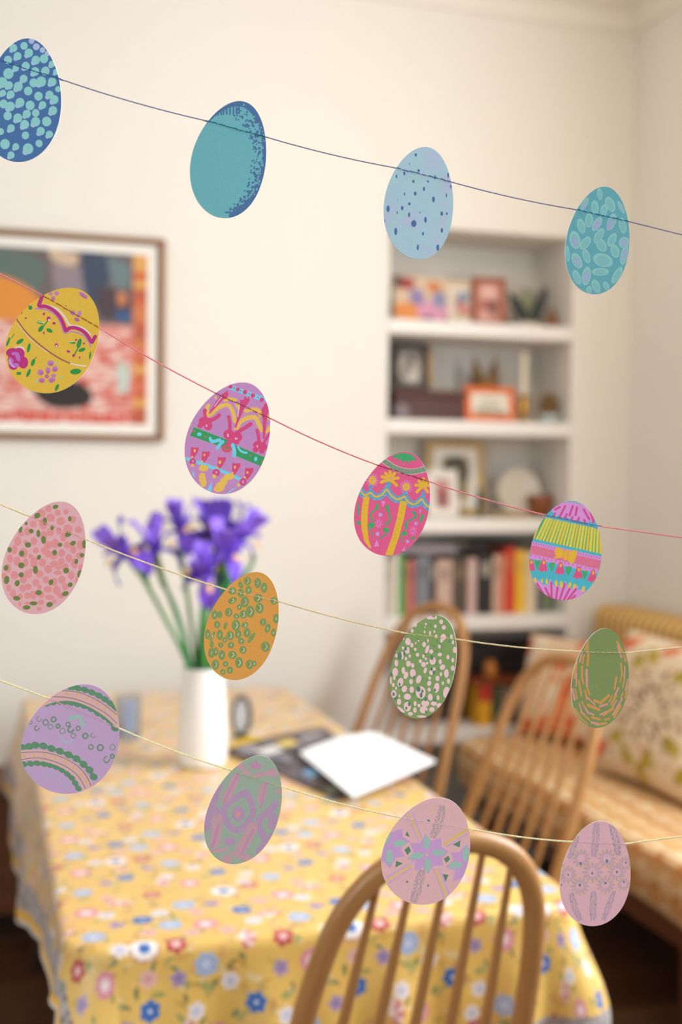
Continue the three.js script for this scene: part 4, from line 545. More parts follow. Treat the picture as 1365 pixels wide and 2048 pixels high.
  { tall: 0.0898, at: [0.0557, 1.5231, -0.9858], turn: -0.141, tilt: -0.538, ratio: 0.74, base: '#e4b93f', stitch: '#a8582a', sewn: [-261, -247, 247, -265], paint: [['l','#f3e6d0',16,-219,-182,-158,-213,-87,-217,-12,-189,39,-153,82,-180,150,-201,213,-181], ['l','#b92c79',29,-260,-243,-250,-196,-242,-152,-200,-187,-133,-196,-59,-178,2,-137,39,-96,44,-134,83,-166,149,-178,209,-163,260,-127,257,-163,256,-189], ['l','#b77fc4',10,-252,-127,-189,-167,-105,-175,-23,-136,39,-70,62,-115,119,-143,202,-151,268,-102], ['l','#f6e2c8',6,-308,45,-201,91,-102,111,14,120], ['l','#a2594f',11,-337,18,-278,49,-203,76,-111,94,-24,106,66,110,153,108,205,97], ['l','#f6ead6',11,205,97,256,84,316,50], ['e','#f0e0c0',-189,220,44,32,146], ['e','#b92c79',-220,266,51,38,146,-177,246,46,45,84,-112,288,48,38,61,-167,342,42,38,65,-171,299,63,57,140], ['e','#bb6cc0',-199,325,39,20,69,-168,274,39,18,49,-204,263,25,14,147,-156,342,34,19,147], ['l','#b92c79',16,-225,295,-119,312], ['l','#e3d5f0',8,-213,326,-188,355,-152,355], ['e','#2e9040',-134,-16,30,16,93,-167,-52,31,10,170,-70,-38,25,15,173,178,-75,40,17,74,130,-52,26,9,156,223,-43,29,14,127,-219,159,33,15,112,-135,166,37,12,71,-294,210,39,9,80,-48,247,30,14,78,-34,337,35,12,83,-96,380,19,12,147,270,132,43,22,142,213,319,30,12,83,300,-39,31,7,69,-289,-113,17,15,65], ['l','#2e9040',9,-121,-104,-129,-31], ['l','#2e9040',10,188,-59,193,29], ['l','#2e9040',6,-57,234,-46,197], ['l','#2e9040',6,-323,-116,-295,-119], ['l','#2e9040',6,-287,168,-287,130], ['l','#f2ead6',6,-197,-48,-150,-55,-138,-71], ['l','#f2ead6',6,108,-46,132,-61], ['e','#b92c79',-124,-114,19,16,62,191,31,12,11,84,34,32,15,13,62,-175,-127,12,9,61,-71,-106,13,10,145,140,25,15,9,168,239,19,10,6,60,142,-86,9,8,62,210,-95,9,8,62,-328,-44,13,6,59,-276,-23,9,6,146,-98,2,12,6,59,-63,-275,6,4,146], ['e','#f3e6ea',-116,-108,9,9,84,37,37,8,6,62], ['e','#be7fb2',71,179,26,23,143,81,237,23,21,67,124,198,23,22,132,41,285,25,24,129,141,252,20,15,146,83,331,25,19,146,147,286,28,18,146,-213,-292,16,14,143,-176,-320,19,17,143,10,-256,22,19,179,58,-275,28,16,79,6,-420,40,17,-176,-180,-275,16,15,137], ['e','#b9659a',78,187,16,13,145,89,251,14,14,84,126,209,19,13,146,52,286,15,14,138,99,285,17,16,84,87,338,20,14,146,150,297,19,13,146,-175,-267,14,13,139,65,-227,21,15,173,14,-414,30,10,-176], ['e','#9cc9a6',105,150,9,9,84,50,211,8,7,84,196,233,9,9,84,53,361,15,9,79,132,335,8,5,146]] },
  { tall: 0.0919, at: [0.1868, 1.4463, -0.9312], turn: -0.665, tilt: -0.481, ratio: 0.76, base: '#ba83b3', stitch: '#a83452', sewn: [-278, -254, 255, -298], paint: [['p','#70c4da',-190,-371,142,-423,140,-383,-180,-337], ['e','#cd4272',-176,-359,18,15,154,-109,-368,18,15,154,-42,-378,20,18,155,30,-386,20,18,155,115,-391,20,18,155,-143,-364,6,6,155,-81,-373,6,6,155,-6,-385,6,6,155,77,-393,6,6,155], ['b','#eabb52',33,-285,-143,-273,-99,-240,-73,-204,-142,-169,-196,-119,-222,-64,-194,-9,-130], ['b','#eabb52',37,24,-90,35,-160,82,-220,134,-244,184,-210,236,-180], ['b','#eabb52',29,-176,-239,-130,-274,-81,-285], ['b','#eabb52',27,-69,-263,-35,-245], ['b','#eabb52',32,29,-246,77,-289,134,-304,164,-277], ['b','#eabb52',31,274,-192,275,-243], ['b','#eabb52',24,224,-309,239,-288], ['e','#eabb52',-252,-226,13,11,60], ['p','#cd4272',-195,-305,-184,-326,-174,-301,-163,-308,-161,-272,-189,-232,-238,-85,-249,-90,-234,-198,-217,-271], ['p','#cd4272',-52,-307,-26,-318,-28,-352,-2,-341,2,-371,24,-337,19,-302,9,-268,21,-96,7,-92,-23,-244], ['p','#cd4272',151,-378,168,-390,203,-355,217,-298,280,-135,265,-130,201,-247,149,-320], ['l','#f3dbe8',6,-208,-254,-229,-158], ['l','#f3dbe8',6,-39,-271,-8,-180], ['e','#cd4272',-244,-14,60,39,162,-207,2,37,37,-165,-270,35,24,22,155,-289,-91,18,16,155], ['l','#cd4272',29,-289,-83,-256,-36], ['l','#cd4272',31,-209,-47,-181,-68,-158,-116], ['l','#cd4272',29,-80,-143,-47,-117,-17,-47], ['l','#cd4272',31,36,-53,71,-107,119,-182], ['e','#cd4272',-12,-21,49,39,153,60,-37,48,37,153,19,20,39,35,155,32,-15,57,35,153,72,-1,28,22,153], ['l','#cd4272',29,190,-162,226,-131,247,-92], ['l','#cd4272',23,299,-205,288,-106], ['e','#cd4272',253,-67,44,33,153,296,-75,35,32,155,250,-26,25,23,155,302,-42,25,23,155], ['e','#e7a8cb',-16,-12,15,8,62,60,-23,13,9,153,-220,9,11,8,61,251,-55,9,7,61,21,10,21,5,152], ['p','#2c9455',-315,70,-8,23,40,45,-12,97,-43,99,-315,146], ['p','#2c9455',48,30,359,-11,356,66,117,99], ['e','#cd4272',24,82,47,32,153,31,28,35,25,153], ['e','#c9505f',24,82,42,28,153,-299,100,10,9,155,-188,91,9,8,155,234,40,8,8,155,348,28,13,11,155], ['e','#2c9455',25,80,18,8,153], ['l','#70c4da',28,-144,83,-122,101,-99,85,-63,54], ['l','#70c4da',29,-32,53,-48,83,-48,119], ['l','#70c4da',32,56,36,92,60,109,102], ['l','#70c4da',17,105,28,151,58,193,32], ['e','#70c4da',-244,98,21,15,153,285,38,18,14,61], ['l','#70c4da',28,-252,322,-145,298,-21,276,104,254,250,242], ['p','#70c4da',-158,377,-150,408,-111,424], ['p','#70c4da',31,375,22,461,65,451], ['l','#70c4da',8,237,324,194,393], ['l','#70c4da',13,313,248,302,279], ['p','#cd4272',-263,221,-241,216,-199,191,-190,215,-194,260,-202,296,-230,297,-246,259], ['p','#cd4272',-160,203,-138,199,-96,173,-87,197,-91,242,-100,278,-127,279,-144,241], ['p','#cd4272',-14,176,8,172,50,146,59,170,55,215,47,252,19,252,2,214], ['p','#cd4272',121,159,143,155,185,129,194,153,190,198,182,235,154,235,138,197], ['p','#cd4272',238,139,260,134,303,109,311,133,307,178,299,214,271,215,255,177], ['e','#cd4272',-195,316,30,25,154,31,294,33,28,154,273,248,31,29,156], ['e','#c590bb',-194,314,11,8,61,32,293,11,10,60,273,248,14,10,61], ['e','#eabb52',-220,233,13,10,61,-217,287,11,9,155,-128,222,11,9,61,-122,278,11,10,155,21,208,15,13,61,21,256,8,8,155,156,180,13,9,61,159,230,11,10,155,272,165,11,9,61,271,210,9,8,155,-183,345,16,14,155,30,329,18,16,155,250,288,16,14,155], ['e','#eabb52',-85,317,41,27,153,-58,393,44,30,61,-33,418,38,28,61,145,272,51,25,144,123,326,39,31,103,114,378,41,38,146,104,404,34,25,153]] },
  { tall: 0.0867, at: [0.3210, 1.3952, -0.9213], turn: -0.481, tilt: -0.313, ratio: 0.68, base: '#dc5784', stitch: '#9c2848', sewn: [-238, -255, 214, -264], paint: [['p','#3da463',-131,-361,-115,-385,-48,-417,14,-423,65,-396,48,-384,26,-385,28,-362,8,-376,5,-341,-19,-367,-35,-336,-60,-365,-92,-333,-88,-367,-120,-347], ['l','#d9b7a6',49,-195,-309,-102,-276,-6,-276,77,-297,151,-347], ['l','#6d9675',38,-195,-309,-102,-276,-6,-276,77,-297,151,-347], ['e','#d9718f',-163,-294,6,6,152,-129,-284,6,6,152,-97,-277,6,6,152,-63,-277,6,6,152,-33,-275,6,6,152,-8,-281,6,6,152,18,-285,6,6,152,45,-294,6,6,152,74,-308,6,6,152,100,-320,6,6,152,122,-335,6,6,152], ['l','#d884c4',9,-200,-133,-181,-139], ['l','#d884c4',9,-198,-119,-178,-116], ['l','#d884c4',9,-202,-106,-185,-95], ['l','#d884c4',9,-211,-97,-200,-79], ['l','#d884c4',9,-223,-93,-220,-72], ['l','#d884c4',9,-236,-95,-242,-75], ['l','#d884c4',9,-247,-102,-260,-88], ['l','#d884c4',9,-254,-114,-272,-108], ['l','#d884c4',9,-255,-128,-275,-131], ['l','#d884c4',9,-251,-141,-268,-152], ['l','#d884c4',9,-242,-150,-253,-168], ['l','#d884c4',9,-230,-154,-233,-175], ['l','#d884c4',9,-218,-152,-211,-172], ['l','#d884c4',9,-207,-145,-193,-159], ['l','#d884c4',9,81,-171,99,-177], ['l','#d884c4',9,83,-157,102,-154], ['l','#d884c4',9,79,-144,95,-133], ['l','#d884c4',9,70,-135,80,-117], ['l','#d884c4',9,58,-131,60,-110], ['l','#d884c4',9,45,-133,39,-113], ['l','#d884c4',9,34,-141,20,-126], ['l','#d884c4',9,27,-152,9,-146], ['l','#d884c4',9,25,-166,6,-169], ['l','#d884c4',9,29,-179,13,-191], ['l','#d884c4',9,38,-188,28,-206], ['l','#d884c4',9,50,-192,48,-213], ['l','#d884c4',9,63,-191,69,-210], ['l','#d884c4',9,74,-183,88,-197], ['l','#f4bf35',25,-88,-173,-125,-158,-150,-133], ['l','#f4bf35',25,-88,-173,-131,-180,-162,-177], ['l','#f4bf35',25,-88,-173,-119,-199,-142,-214], ['l','#f4bf35',25,-88,-173,-101,-211,-110,-237], ['l','#f4bf35',25,-88,-173,-80,-211,-71,-236], ['l','#f4bf35',25,-88,-173,-58,-199,-31,-210], ['l','#f4bf35',25,-88,-173,-56,-168,-24,-150], ['l','#f4bf35',25,184,-209,163,-187,151,-153], ['l','#f4bf35',25,184,-209,150,-211,125,-201], ['l','#f4bf35',25,184,-209,156,-231,136,-241], ['l','#f4bf35',25,184,-209,174,-246,168,-270], ['l','#f4bf35',25,184,-209,192,-242,202,-260], ['l','#f4bf35',25,184,-209,204,-228,223,-232], ['l','#f4bf35',25,184,-209,207,-202,232,-181], ['e','#5f9dba',-220,-65,23,15,71,-89,-131,28,22,71,65,-106,23,17,71,206,-148,27,17,71], ['l','#5f9dba',57,-303,-24,-265,17,-228,10,-210,-29,-171,2,-127,-13,-100,-55,-90,-97,-49,-58,3,-37,42,-47,66,-91,99,-55,147,-38,187,-64,206,-118,244,-74,287,-62], ['l','#f4bf35',15,-304,-27,-266,13,-229,7,-211,-32,-172,-1,-129,-16,-101,-58,-91,-101,-50,-61,2,-40,41,-50,65,-94,98,-58,146,-41,186,-67,205,-121,242,-77,286,-65], ['e','#9aa8cf',-297,-6,5,5,152,-286,-12,5,5,152,-314,-42,5,5,152,-259,35,5,5,152,-248,29,5,5,152,-276,-1,5,5,152,-222,28,5,5,152,-211,22,5,5,152,-239,-8,5,5,152,-204,-11,5,5,152,-193,-17,5,5,152,-221,-47,5,5,152,-164,20,5,5,152,-153,14,5,5,152,-182,-16,5,5,152,-121,5,5,5,152,-110,-1,5,5,152,-138,-31,5,5,152,-93,-37,5,5,152,-82,-43,5,5,152,-111,-73,5,5,152,-84,-79,5,5,152,-73,-85,5,5,152,-101,-115,5,5,152,-43,-39,5,5,152,-32,-46,5,5,152,-60,-75,5,5,152,9,-18,5,5,152,20,-25,5,5,152,-8,-54,5,5,152,48,-29,5,5,152,59,-35,5,5,152,31,-65,5,5,152,72,-73,5,5,152,83,-79,5,5,152,55,-109,5,5,152,106,-37,5,5,152,117,-43,5,5,152,89,-73,5,5,152,153,-20,5,5,152,165,-26,5,5,152,136,-56,5,5,152,193,-46,5,5,152,204,-52,5,5,152,176,-82,5,5,152,212,-100,5,5,152,223,-106,5,5,152,195,-136,5,5,152,250,-56,5,5,152,261,-62,5,5,152,233,-92,5,5,152,293,-44,5,5,152,304,-50,5,5,152,276,-80,5,5,152], ['e','#f4bf35',-225,-123,35,30,72,54,-163,32,30,73], ['e','#d884b0',-225,-124,9,9,152,54,-163,8,8,152,-90,-187,11,8,71,190,-199,9,7,71], ['p','#f4bf35',-250,35,-238,16,-204,11,-184,114,-144,250,-100,343,-55,405,-76,406,-132,365,-184,282,-220,186,-242,92], ['p','#f4bf35',44,-42,99,-52,118,71,129,228,128,402,69,416,75,265,64,107], ['e','#b98a3a',-173,269,5,3,71,-175,219,5,3,71,-152,307,5,3,71,-203,85,5,3,71,90,-4,5,3,71,87,51,5,3,71,91,98,5,3,71,95,144,5,3,71,94,186,5,3,71,98,233,5,3,71,98,269,5,3,71,99,334,5,3,71,81,388,5,3,71], ['l','#3da463',23,-123,54,-111,80], ['l','#3da463',14,-124,88,-153,134,-148,168,-115,183], ['l','#3da463',25,-43,36,-29,67], ['l','#3da463',15,-28,67,10,108,18,153,-7,182], ['e','#3da463',-116,225,27,26,159,9,221,25,20,161], ['l','#3da463',10,-133,246,-121,272,-79,299], ['l','#3da463',11,30,220,25,258,-19,306], ['l','#3da463',19,171,13,205,17,206,46], ['l','#3da463',13,206,46,165,84,150,119], ['l','#3da463',20,148,114,160,158], ['e','#3da463',162,199,21,21,73,255,39,33,13,89,239,214,18,11,161,-222,241,17,16,160,-261,135,59,8,71,256,14,19,9,136], ['l','#3da463',9,139,213,145,240,172,273], ['e','#bd98d6',-73,121,17,17,152,-45,276,17,16,73,225,93,15,14,72,207,253,15,15,152], ['p','#d884c4',-102,17,-89,4,-68,3,-73,58], ['p','#d884c4',213,-22,232,-28,231,14], ['p','#d884c4',-37,321,2,367,-41,385], ['p','#d884c4',201,293,209,338,185,340], ['l','#d884c4',8,-52,193,-36,192], ['l','#d884c4',8,-54,203,-39,217], ['l','#d884c4',8,-61,208,-57,229], ['l','#d884c4',8,-70,204,-79,220], ['l','#d884c4',8,-75,195,-91,196], ['l','#d884c4',8,-73,186,-87,171], ['l','#d884c4',8,-65,181,-69,160], ['l','#d884c4',8,-57,184,-48,168], ['l','#d884c4',8,234,156,250,155], ['l','#d884c4',8,232,166,246,180], ['l','#d884c4',8,225,170,229,191], ['l','#d884c4',8,216,167,207,183], ['l','#d884c4',8,211,158,195,159], ['l','#d884c4',8,213,148,199,134], ['l','#d884c4',8,221,144,217,123], ['l','#d884c4',8,229,147,238,131]] },
  { tall: 0.0832, at: [0.4666, 1.3574, -0.9013], turn: -0.468, tilt: -0.135, ratio: 0.70, base: '#49b1c1', stitch: '#5c7f9c', sewn: [-224, -268, 256, -243], paint: [['p','#d58fcd',-172,-330,-131,-366,-78,-395,-11,-408,71,-398,170,-355,190,-282,178,-250,148,-275,140,-251,108,-275,89,-248,54,-284,38,-237,-2,-275,-23,-260,-50,-285,-81,-262,-108,-288,-126,-255,-143,-294,-164,-302], ['l','#cc4b8b',17,-142,-323,-106,-352], ['l','#cc4b8b',17,-96,-266,-65,-365], ['l','#cc4b8b',17,-17,-296,-3,-375], ['l','#cc4b8b',17,31,-304,33,-369], ['l','#cc4b8b',17,89,-360,146,-287], ['l','#cc4b8b',17,145,-348,182,-281], ['l','#cc4b8b',17,-149,-260,-137,-292], ['l','#cc4b8b',17,-55,-264,-40,-301], ['l','#cc4b8b',17,2,-252,8,-283], ['l','#cc4b8b',17,54,-246,60,-285], ['l','#cc4b8b',17,117,-250,108,-275], ['l','#cc4b8b',17,179,-263,181,-287], ['l','#5f93b6',11,-218,-258,-79,-252,95,-244,251,-221], ['p','#57a56b',-238,-238,255,-215,296,-8,-290,-53], ['l','#e8c43f',16,-246,-217,-280,-61], ['l','#ddcb4a',18,-200,-239,-252,-59], ['l','#ddcb4a',21,-176,-238,-224,-57], ['l','#ddcb4a',16,-153,-236,-196,-55], ['l','#e8c43f',18,-129,-235,-168,-53], ['l','#ddcb4a',21,-105,-233,-140,-51], ['l','#ddcb4a',16,-81,-232,-112,-49], ['l','#ddcb4a',18,-57,-230,-84,-47], ['l','#e8c43f',21,-33,-229,-56,-45], ['l','#ddcb4a',16,-10,-227,-28,-43], ['l','#ddcb4a',18,14,-226,0,-41], ['l','#ddcb4a',21,38,-224,28,-39], ['l','#e8c43f',16,62,-223,56,-37], ['l','#ddcb4a',18,86,-221,83,-35], ['l','#ddcb4a',21,110,-220,111,-33], ['l','#ddcb4a',16,134,-219,139,-31], ['l','#e8c43f',18,157,-217,167,-29], ['l','#ddcb4a',21,181,-216,195,-27], ['l','#ddcb4a',16,205,-214,223,-25], ['l','#ddcb4a',18,229,-213,251,-23], ['l','#e8c43f',21,253,-211,279,-22], ['l','#49b1c1',17,-289,-47,-45,-33,293,-8], ['p','#d58fcd',-290,-32,294,4,295,42,-293,1], ['p','#da6f8d',-294,-1,295,37,289,119,-288,75], ['p','#d58fcd',-288,72,282,111,282,147,-288,111], ['l','#b98a86',3,168,42,175,90], ['l','#c89a95',3,221,48,222,95], ['l','#b98a86',3,-193,14,-189,63], ['l','#c89a95',3,-141,17,-137,64], ['e','#9c5fae',-276,-18,7,4,81,-254,-17,7,4,81,-232,-15,7,4,81,-210,-14,7,4,81,-188,-12,7,4,81,-166,-11,7,4,81,-144,-9,7,4,81,-121,-8,7,4,81,-99,-6,7,4,81,-77,-5,7,4,81,-55,-3,7,4,81,-33,-2,7,4,81,-11,0,7,4,81,11,1,7,4,81,33,3,7,4,81,56,4,7,4,81,78,6,7,4,81,100,7,7,4,81,122,9,7,4,81,144,10,7,4,81,166,12,7,4,81,188,13,7,4,81,211,15,7,4,81,233,16,7,4,81,255,18,7,4,81,277,19,7,4,81], ['e','#9c5fae',-277,86,5,5,89,-242,88,5,5,89,-208,91,5,5,89,-173,93,5,5,89,-138,95,5,5,89,-103,97,5,5,89,-68,99,5,5,89,-33,102,5,5,89,2,104,5,5,89,37,106,5,5,89,72,108,5,5,89,107,110,5,5,89,141,112,5,5,89,176,115,5,5,89,211,117,5,5,89,246,119,5,5,89], ['p','#f4bf35',-75,-20,-54,-17,-12,12,-13,59,-52,71,-90,85,-78,52,-94,22], ['p','#f4bf35',-12,-4,19,-9,23,75,-10,80], ['p','#f4bf35',25,3,50,-12,89,-15,90,39,81,76,65,105,24,80], ['l','#d79a2c',5,-17,3,-16,65], ['l','#d79a2c',5,18,4,23,73], ['p','#d8527f',-284,120,-258,116,-228,202,-240,215,-256,206,-267,226,-284,214,-308,217], ['e','#f4bf35',-268,142,16,10,81], ['p','#d8527f',-182,106,-157,102,-126,188,-139,202,-154,193,-166,212,-182,200,-206,204], ['e','#f4bf35',-166,128,16,10,81], ['p','#d8527f',-41,107,-16,103,15,189,3,203,-13,194,-24,213,-41,201,-65,205], ['e','#f4bf35',-25,129,16,10,81], ['p','#d8527f',111,118,136,114,167,200,154,214,138,205,127,224,111,212,87,216], ['e','#f4bf35',127,140,16,10,81], ['p','#d8527f',230,126,255,122,286,208,274,221,258,212,246,232,230,220,206,223], ['e','#f4bf35',246,148,16,10,81], ['p','#47a26c',-240,121,-192,111,-191,137,-208,193,-233,156], ['p','#47a26c',-123,123,-75,113,-73,139,-91,195,-115,157], ['p','#47a26c',17,133,65,123,66,149,49,204,24,167], ['p','#47a26c',151,147,200,136,201,163,184,218,159,181], ['p','#d58fcd',-216,300,-193,276,-147,312,-107,312,-91,251,-56,309,-17,297,9,317,33,248,59,303,99,302,146,271,140,307,214,301,166,365,82,419,-2,436,-90,421,-168,368], ['l','#cc4b8b',17,-193,314,-134,381], ['l','#cc4b8b',17,-121,337,-76,401], ['l','#cc4b8b',17,-80,284,-55,421], ['l','#cc4b8b',17,-23,316,-20,421], ['l','#cc4b8b',17,32,278,10,416], ['l','#cc4b8b',17,77,312,42,417], ['l','#cc4b8b',17,128,304,74,406], ['l','#cc4b8b',17,131,359,102,396], ['e','#f0c84a',-215,282,22,11,81,-158,282,19,9,81,-118,281,26,11,81,-40,283,26,13,81,4,285,29,13,81,72,280,26,13,101,113,282,22,13,96,187,294,26,13,96]] },
  { tall: 0.0924, at: [0.0486, 1.3506, -0.9668], turn: -0.174, tilt: -0.374, ratio: 0.64, base: '#f3bcc0', stitch: '#f0b8a6', sewn: [-227, -251, 230, -246], paint: [['e','#e0918f',-120,-362,26,25,68,-157,-309,32,31,68,-81,-302,33,33,68,-44,-360,24,24,68,11,-391,22,21,68,2,-307,33,33,68,83,-354,28,27,68,-186,-207,26,26,68,-116,-238,43,31,68,76,-271,36,35,68,152,-295,28,27,68,-206,-137,32,26,68,-40,-197,33,28,68,17,-229,28,21,68,-243,-101,24,20,158,-77,-155,35,28,68,66,-199,36,25,68,-246,-38,36,26,68,-132,-86,32,26,68,-18,-97,32,31,68,27,-128,40,28,68,-189,-54,17,17,68,118,-151,29,28,68,173,-136,35,24,68,212,-189,37,31,68,-245,33,35,23,68,-91,-22,23,23,68,-172,32,39,33,68,-32,-42,26,25,68,2,-31,32,25,68,48,-37,35,33,68,102,-77,32,27,68,167,-59,33,27,68,238,-109,29,26,158,-111,35,19,19,68,-251,110,33,23,68,-193,109,36,28,68,-129,95,33,21,68,-69,71,43,28,68,-9,48,35,27,68,79,25,31,26,158,123,-17,24,24,68,117,29,29,27,68,166,15,29,25,68,223,-38,40,27,68,52,79,32,32,68,-237,188,36,24,68,-171,218,32,31,68,-77,174,32,29,68,-69,140,16,16,68,3,139,31,29,158,131,79,31,18,158,235,59,33,24,68,-242,252,26,20,68,-95,227,28,27,68,3,213,29,27,68,65,164,29,25,68,131,156,32,25,68,180,118,32,28,68,-176,328,26,19,68,-75,291,29,25,68,-41,265,27,26,158,42,235,18,18,68,108,227,33,26,158,174,210,35,29,68,224,160,28,25,68,-129,356,29,24,68,-23,332,26,23,68,19,309,33,27,68,74,287,29,25,68,218,237,25,23,158,-70,357,22,21,68,142,282,35,20,158,96,341,26,21,158,-51,414,20,11,68,0,388,21,13,158,190,297,17,16,158,102,395,19,16,158,281,-24,28,18,68,288,78,32,11,68], ['e','#6b7c3c',-78,-396,23,16,137,-182,-280,24,21,124,-112,-262,30,16,68,59,-350,20,14,68,-238,-191,14,12,68,-41,-236,20,14,68,-261,-131,26,14,78,-180,-150,19,18,158,-122,-152,29,15,68,-67,-121,30,19,68,92,-231,26,19,131,-163,-41,24,21,158,65,-132,18,16,124,153,-181,24,17,126,237,-205,33,16,68,-279,48,22,16,68,-183,41,23,20,85,49,-61,21,18,68,253,-119,17,17,68,-50,19,21,15,97,230,-57,21,14,82,-151,128,24,23,159,-253,189,22,18,86,-38,120,32,19,68,184,39,23,22,159,290,25,29,17,78,-124,197,20,20,68,-213,276,32,21,78,-129,269,25,19,82,109,168,24,18,82,254,131,20,18,123,51,278,25,20,158,245,210,27,18,137,-89,381,28,18,167,45,371,30,16,158,8,420,29,17,158,164,334,26,20,142]] },
  { tall: 0.0908, at: [0.1989, 1.2978, -0.9290], turn: -0.607, tilt: -0.394, ratio: 0.64, base: '#cb8e3c', stitch: '#e8c79a', sewn: [-254, -201, 186, -305], paint: [['e','#788a4c',-104,-343,34,32,91,-143,-290,29,20,44,-190,-216,35,29,149,-67,-281,35,28,71,-18,-365,41,30,70,45,-354,40,28,69,-118,-231,35,28,71,32,-257,39,34,148,-160,-146,41,24,132,-59,-182,44,36,72,162,-294,33,29,146,74,-190,42,36,74,-152,-47,36,32,77,-254,24,38,28,70,-215,3,29,22,70,-85,-124,25,22,76,-31,-85,35,31,76,14,-130,47,38,71,-79,-46,26,22,149,233,-173,38,25,69,-203,87,30,28,81,-135,64,30,15,84,-54,22,44,38,73,13,-13,31,22,129,145,-101,30,29,131,199,-73,39,23,91,-246,195,41,25,68,-203,190,45,13,93,-151,153,41,28,69,-67,119,38,33,73,-9,78,38,28,70,54,35,38,30,71,104,56,52,17,104,257,-62,32,20,68,-184,252,29,18,68,-96,171,23,22,83,-111,224,24,21,147,-31,186,30,26,139,35,118,28,26,141,239,69,41,39,87,-159,318,41,30,70,-130,291,35,24,69,-70,294,40,30,70,11,252,39,32,150,77,176,32,31,98,-91,388,41,34,73,-14,345,26,23,146,86,284,44,34,71,173,256,38,33,73,207,233,23,19,71,39,374,29,28,93,-9,413,24,23,29], ['l','#e3aea0',5,-110,-360,-95,-354,-92,-340,-101,-327], ['l','#5f7340',4,-115,-352,-115,-339,-105,-332], ['l','#eadfcf',5,-194,-230,-179,-226,-177,-214,-187,-201], ['l','#5f7340',4,-200,-222,-201,-211,-191,-206], ['l','#e9ddcd',5,-66,-289,-65,-272], ['l','#e0a898',5,-17,-375,-16,-355], ['l','#e9ddcd',5,45,-363,47,-344], ['l','#e9ddcd',5,-117,-239,-115,-222], ['l','#eadfcf',5,27,-273,44,-268,45,-254,35,-240], ['l','#5f7340',4,20,-264,19,-251,30,-245], ['l','#eadfcf',5,-163,-158,-147,-157,-146,-146,-159,-133], ['l','#5f7340',4,-171,-151,-173,-140,-162,-137], ['l','#e3aea0',5,-66,-202,-48,-194,-45,-176,-54,-160], ['l','#5f7340',4,-72,-192,-70,-176,-59,-167], ['l','#eadfcf',5,158,-308,173,-303,174,-291,165,-279], ['l','#5f7340',4,153,-300,152,-289,162,-284], ['l','#eadfcf',5,67,-210,84,-202,88,-185,79,-169], ['l','#5f7340',4,61,-200,62,-185,74,-176], ['l','#e3aea0',5,-157,-64,-142,-58,-139,-43,-147,-29], ['l','#5f7340',4,-162,-56,-162,-42,-152,-35], ['l','#e9ddcd',5,-253,16,-251,34], ['l','#e9ddcd',5,-84,-130,-84,-118], ['l','#eadfcf',5,-37,-102,-22,-95,-19,-81,-27,-68], ['l','#5f7340',4,-42,-94,-41,-80,-31,-73], ['l','#eadfcf',5,7,-152,25,-142,29,-124,20,-107], ['l','#5f7340',4,1,-141,3,-124,15,-114], ['l','#e9ddcd',5,-78,-52,-78,-40], ['l','#e9ddcd',5,233,-181,235,-163], ['l','#e0a898',5,-202,80,-201,95], ['l','#eadfcf',5,-61,1,-43,10,-39,27,-48,44], ['l','#5f7340',4,-66,11,-66,28,-54,37], ['l','#eadfcf',5,10,-24,23,-21,24,-12,15,-1], ['l','#5f7340',4,4,-17,3,-8,12,-5], ['l','#e0a898',5,146,-109,146,-94], ['l','#e9ddcd',5,199,-81,202,-64], ['l','#e9ddcd',5,-246,185,-243,205], ['l','#e9ddcd',5,-205,181,-200,201], ['l','#e0a898',5,-151,143,-149,163], ['l','#eadfcf',5,-73,101,-57,108,-54,123,-62,138], ['l','#5f7340',4,-78,109,-77,124,-67,131], ['l','#e9ddcd',5,-8,70,-7,88], ['l','#e9ddcd',5,55,26,57,44], ['l','#e9ddcd',5,257,-69,259,-54], ['l','#e9ddcd',5,-94,165,-94,177], ['l','#e0a898',5,-109,218,-110,229], ['l','#e9ddcd',5,-29,179,-30,192], ['l','#e9ddcd',5,37,112,37,125], ['l','#e3aea0',5,233,50,251,57,254,74,244,90], ['l','#5f7340',4,227,59,227,75,239,83], ['l','#e0a898',5,-158,308,-156,328], ['l','#e9ddcd',5,-129,283,-127,299], ['l','#e9ddcd',5,-69,285,-68,304], ['l','#eadfcf',5,6,237,23,241,25,255,14,269], ['l','#5f7340',4,-1,246,-1,258,9,264], ['l','#eadfcf',5,72,160,86,166,89,179,80,192], ['l','#5f7340',4,67,168,67,181,76,187], ['l','#e3aea0',5,-98,369,-81,377,-78,393,-86,409], ['l','#5f7340',4,-103,378,-102,393,-91,402], ['l','#e9ddcd',5,-13,339,-13,351], ['l','#eadfcf',5,79,264,96,272,100,290,91,306], ['l','#5f7340',4,74,273,75,290,86,299], ['l','#e3aea0',5,167,238,182,245,185,260,177,275], ['l','#5f7340',4,162,246,162,261,173,268], ['l','#e9ddcd',5,208,227,209,239], ['l','#e9ddcd',5,41,367,41,382], ['l','#e9ddcd',5,-8,407,-8,420]] },
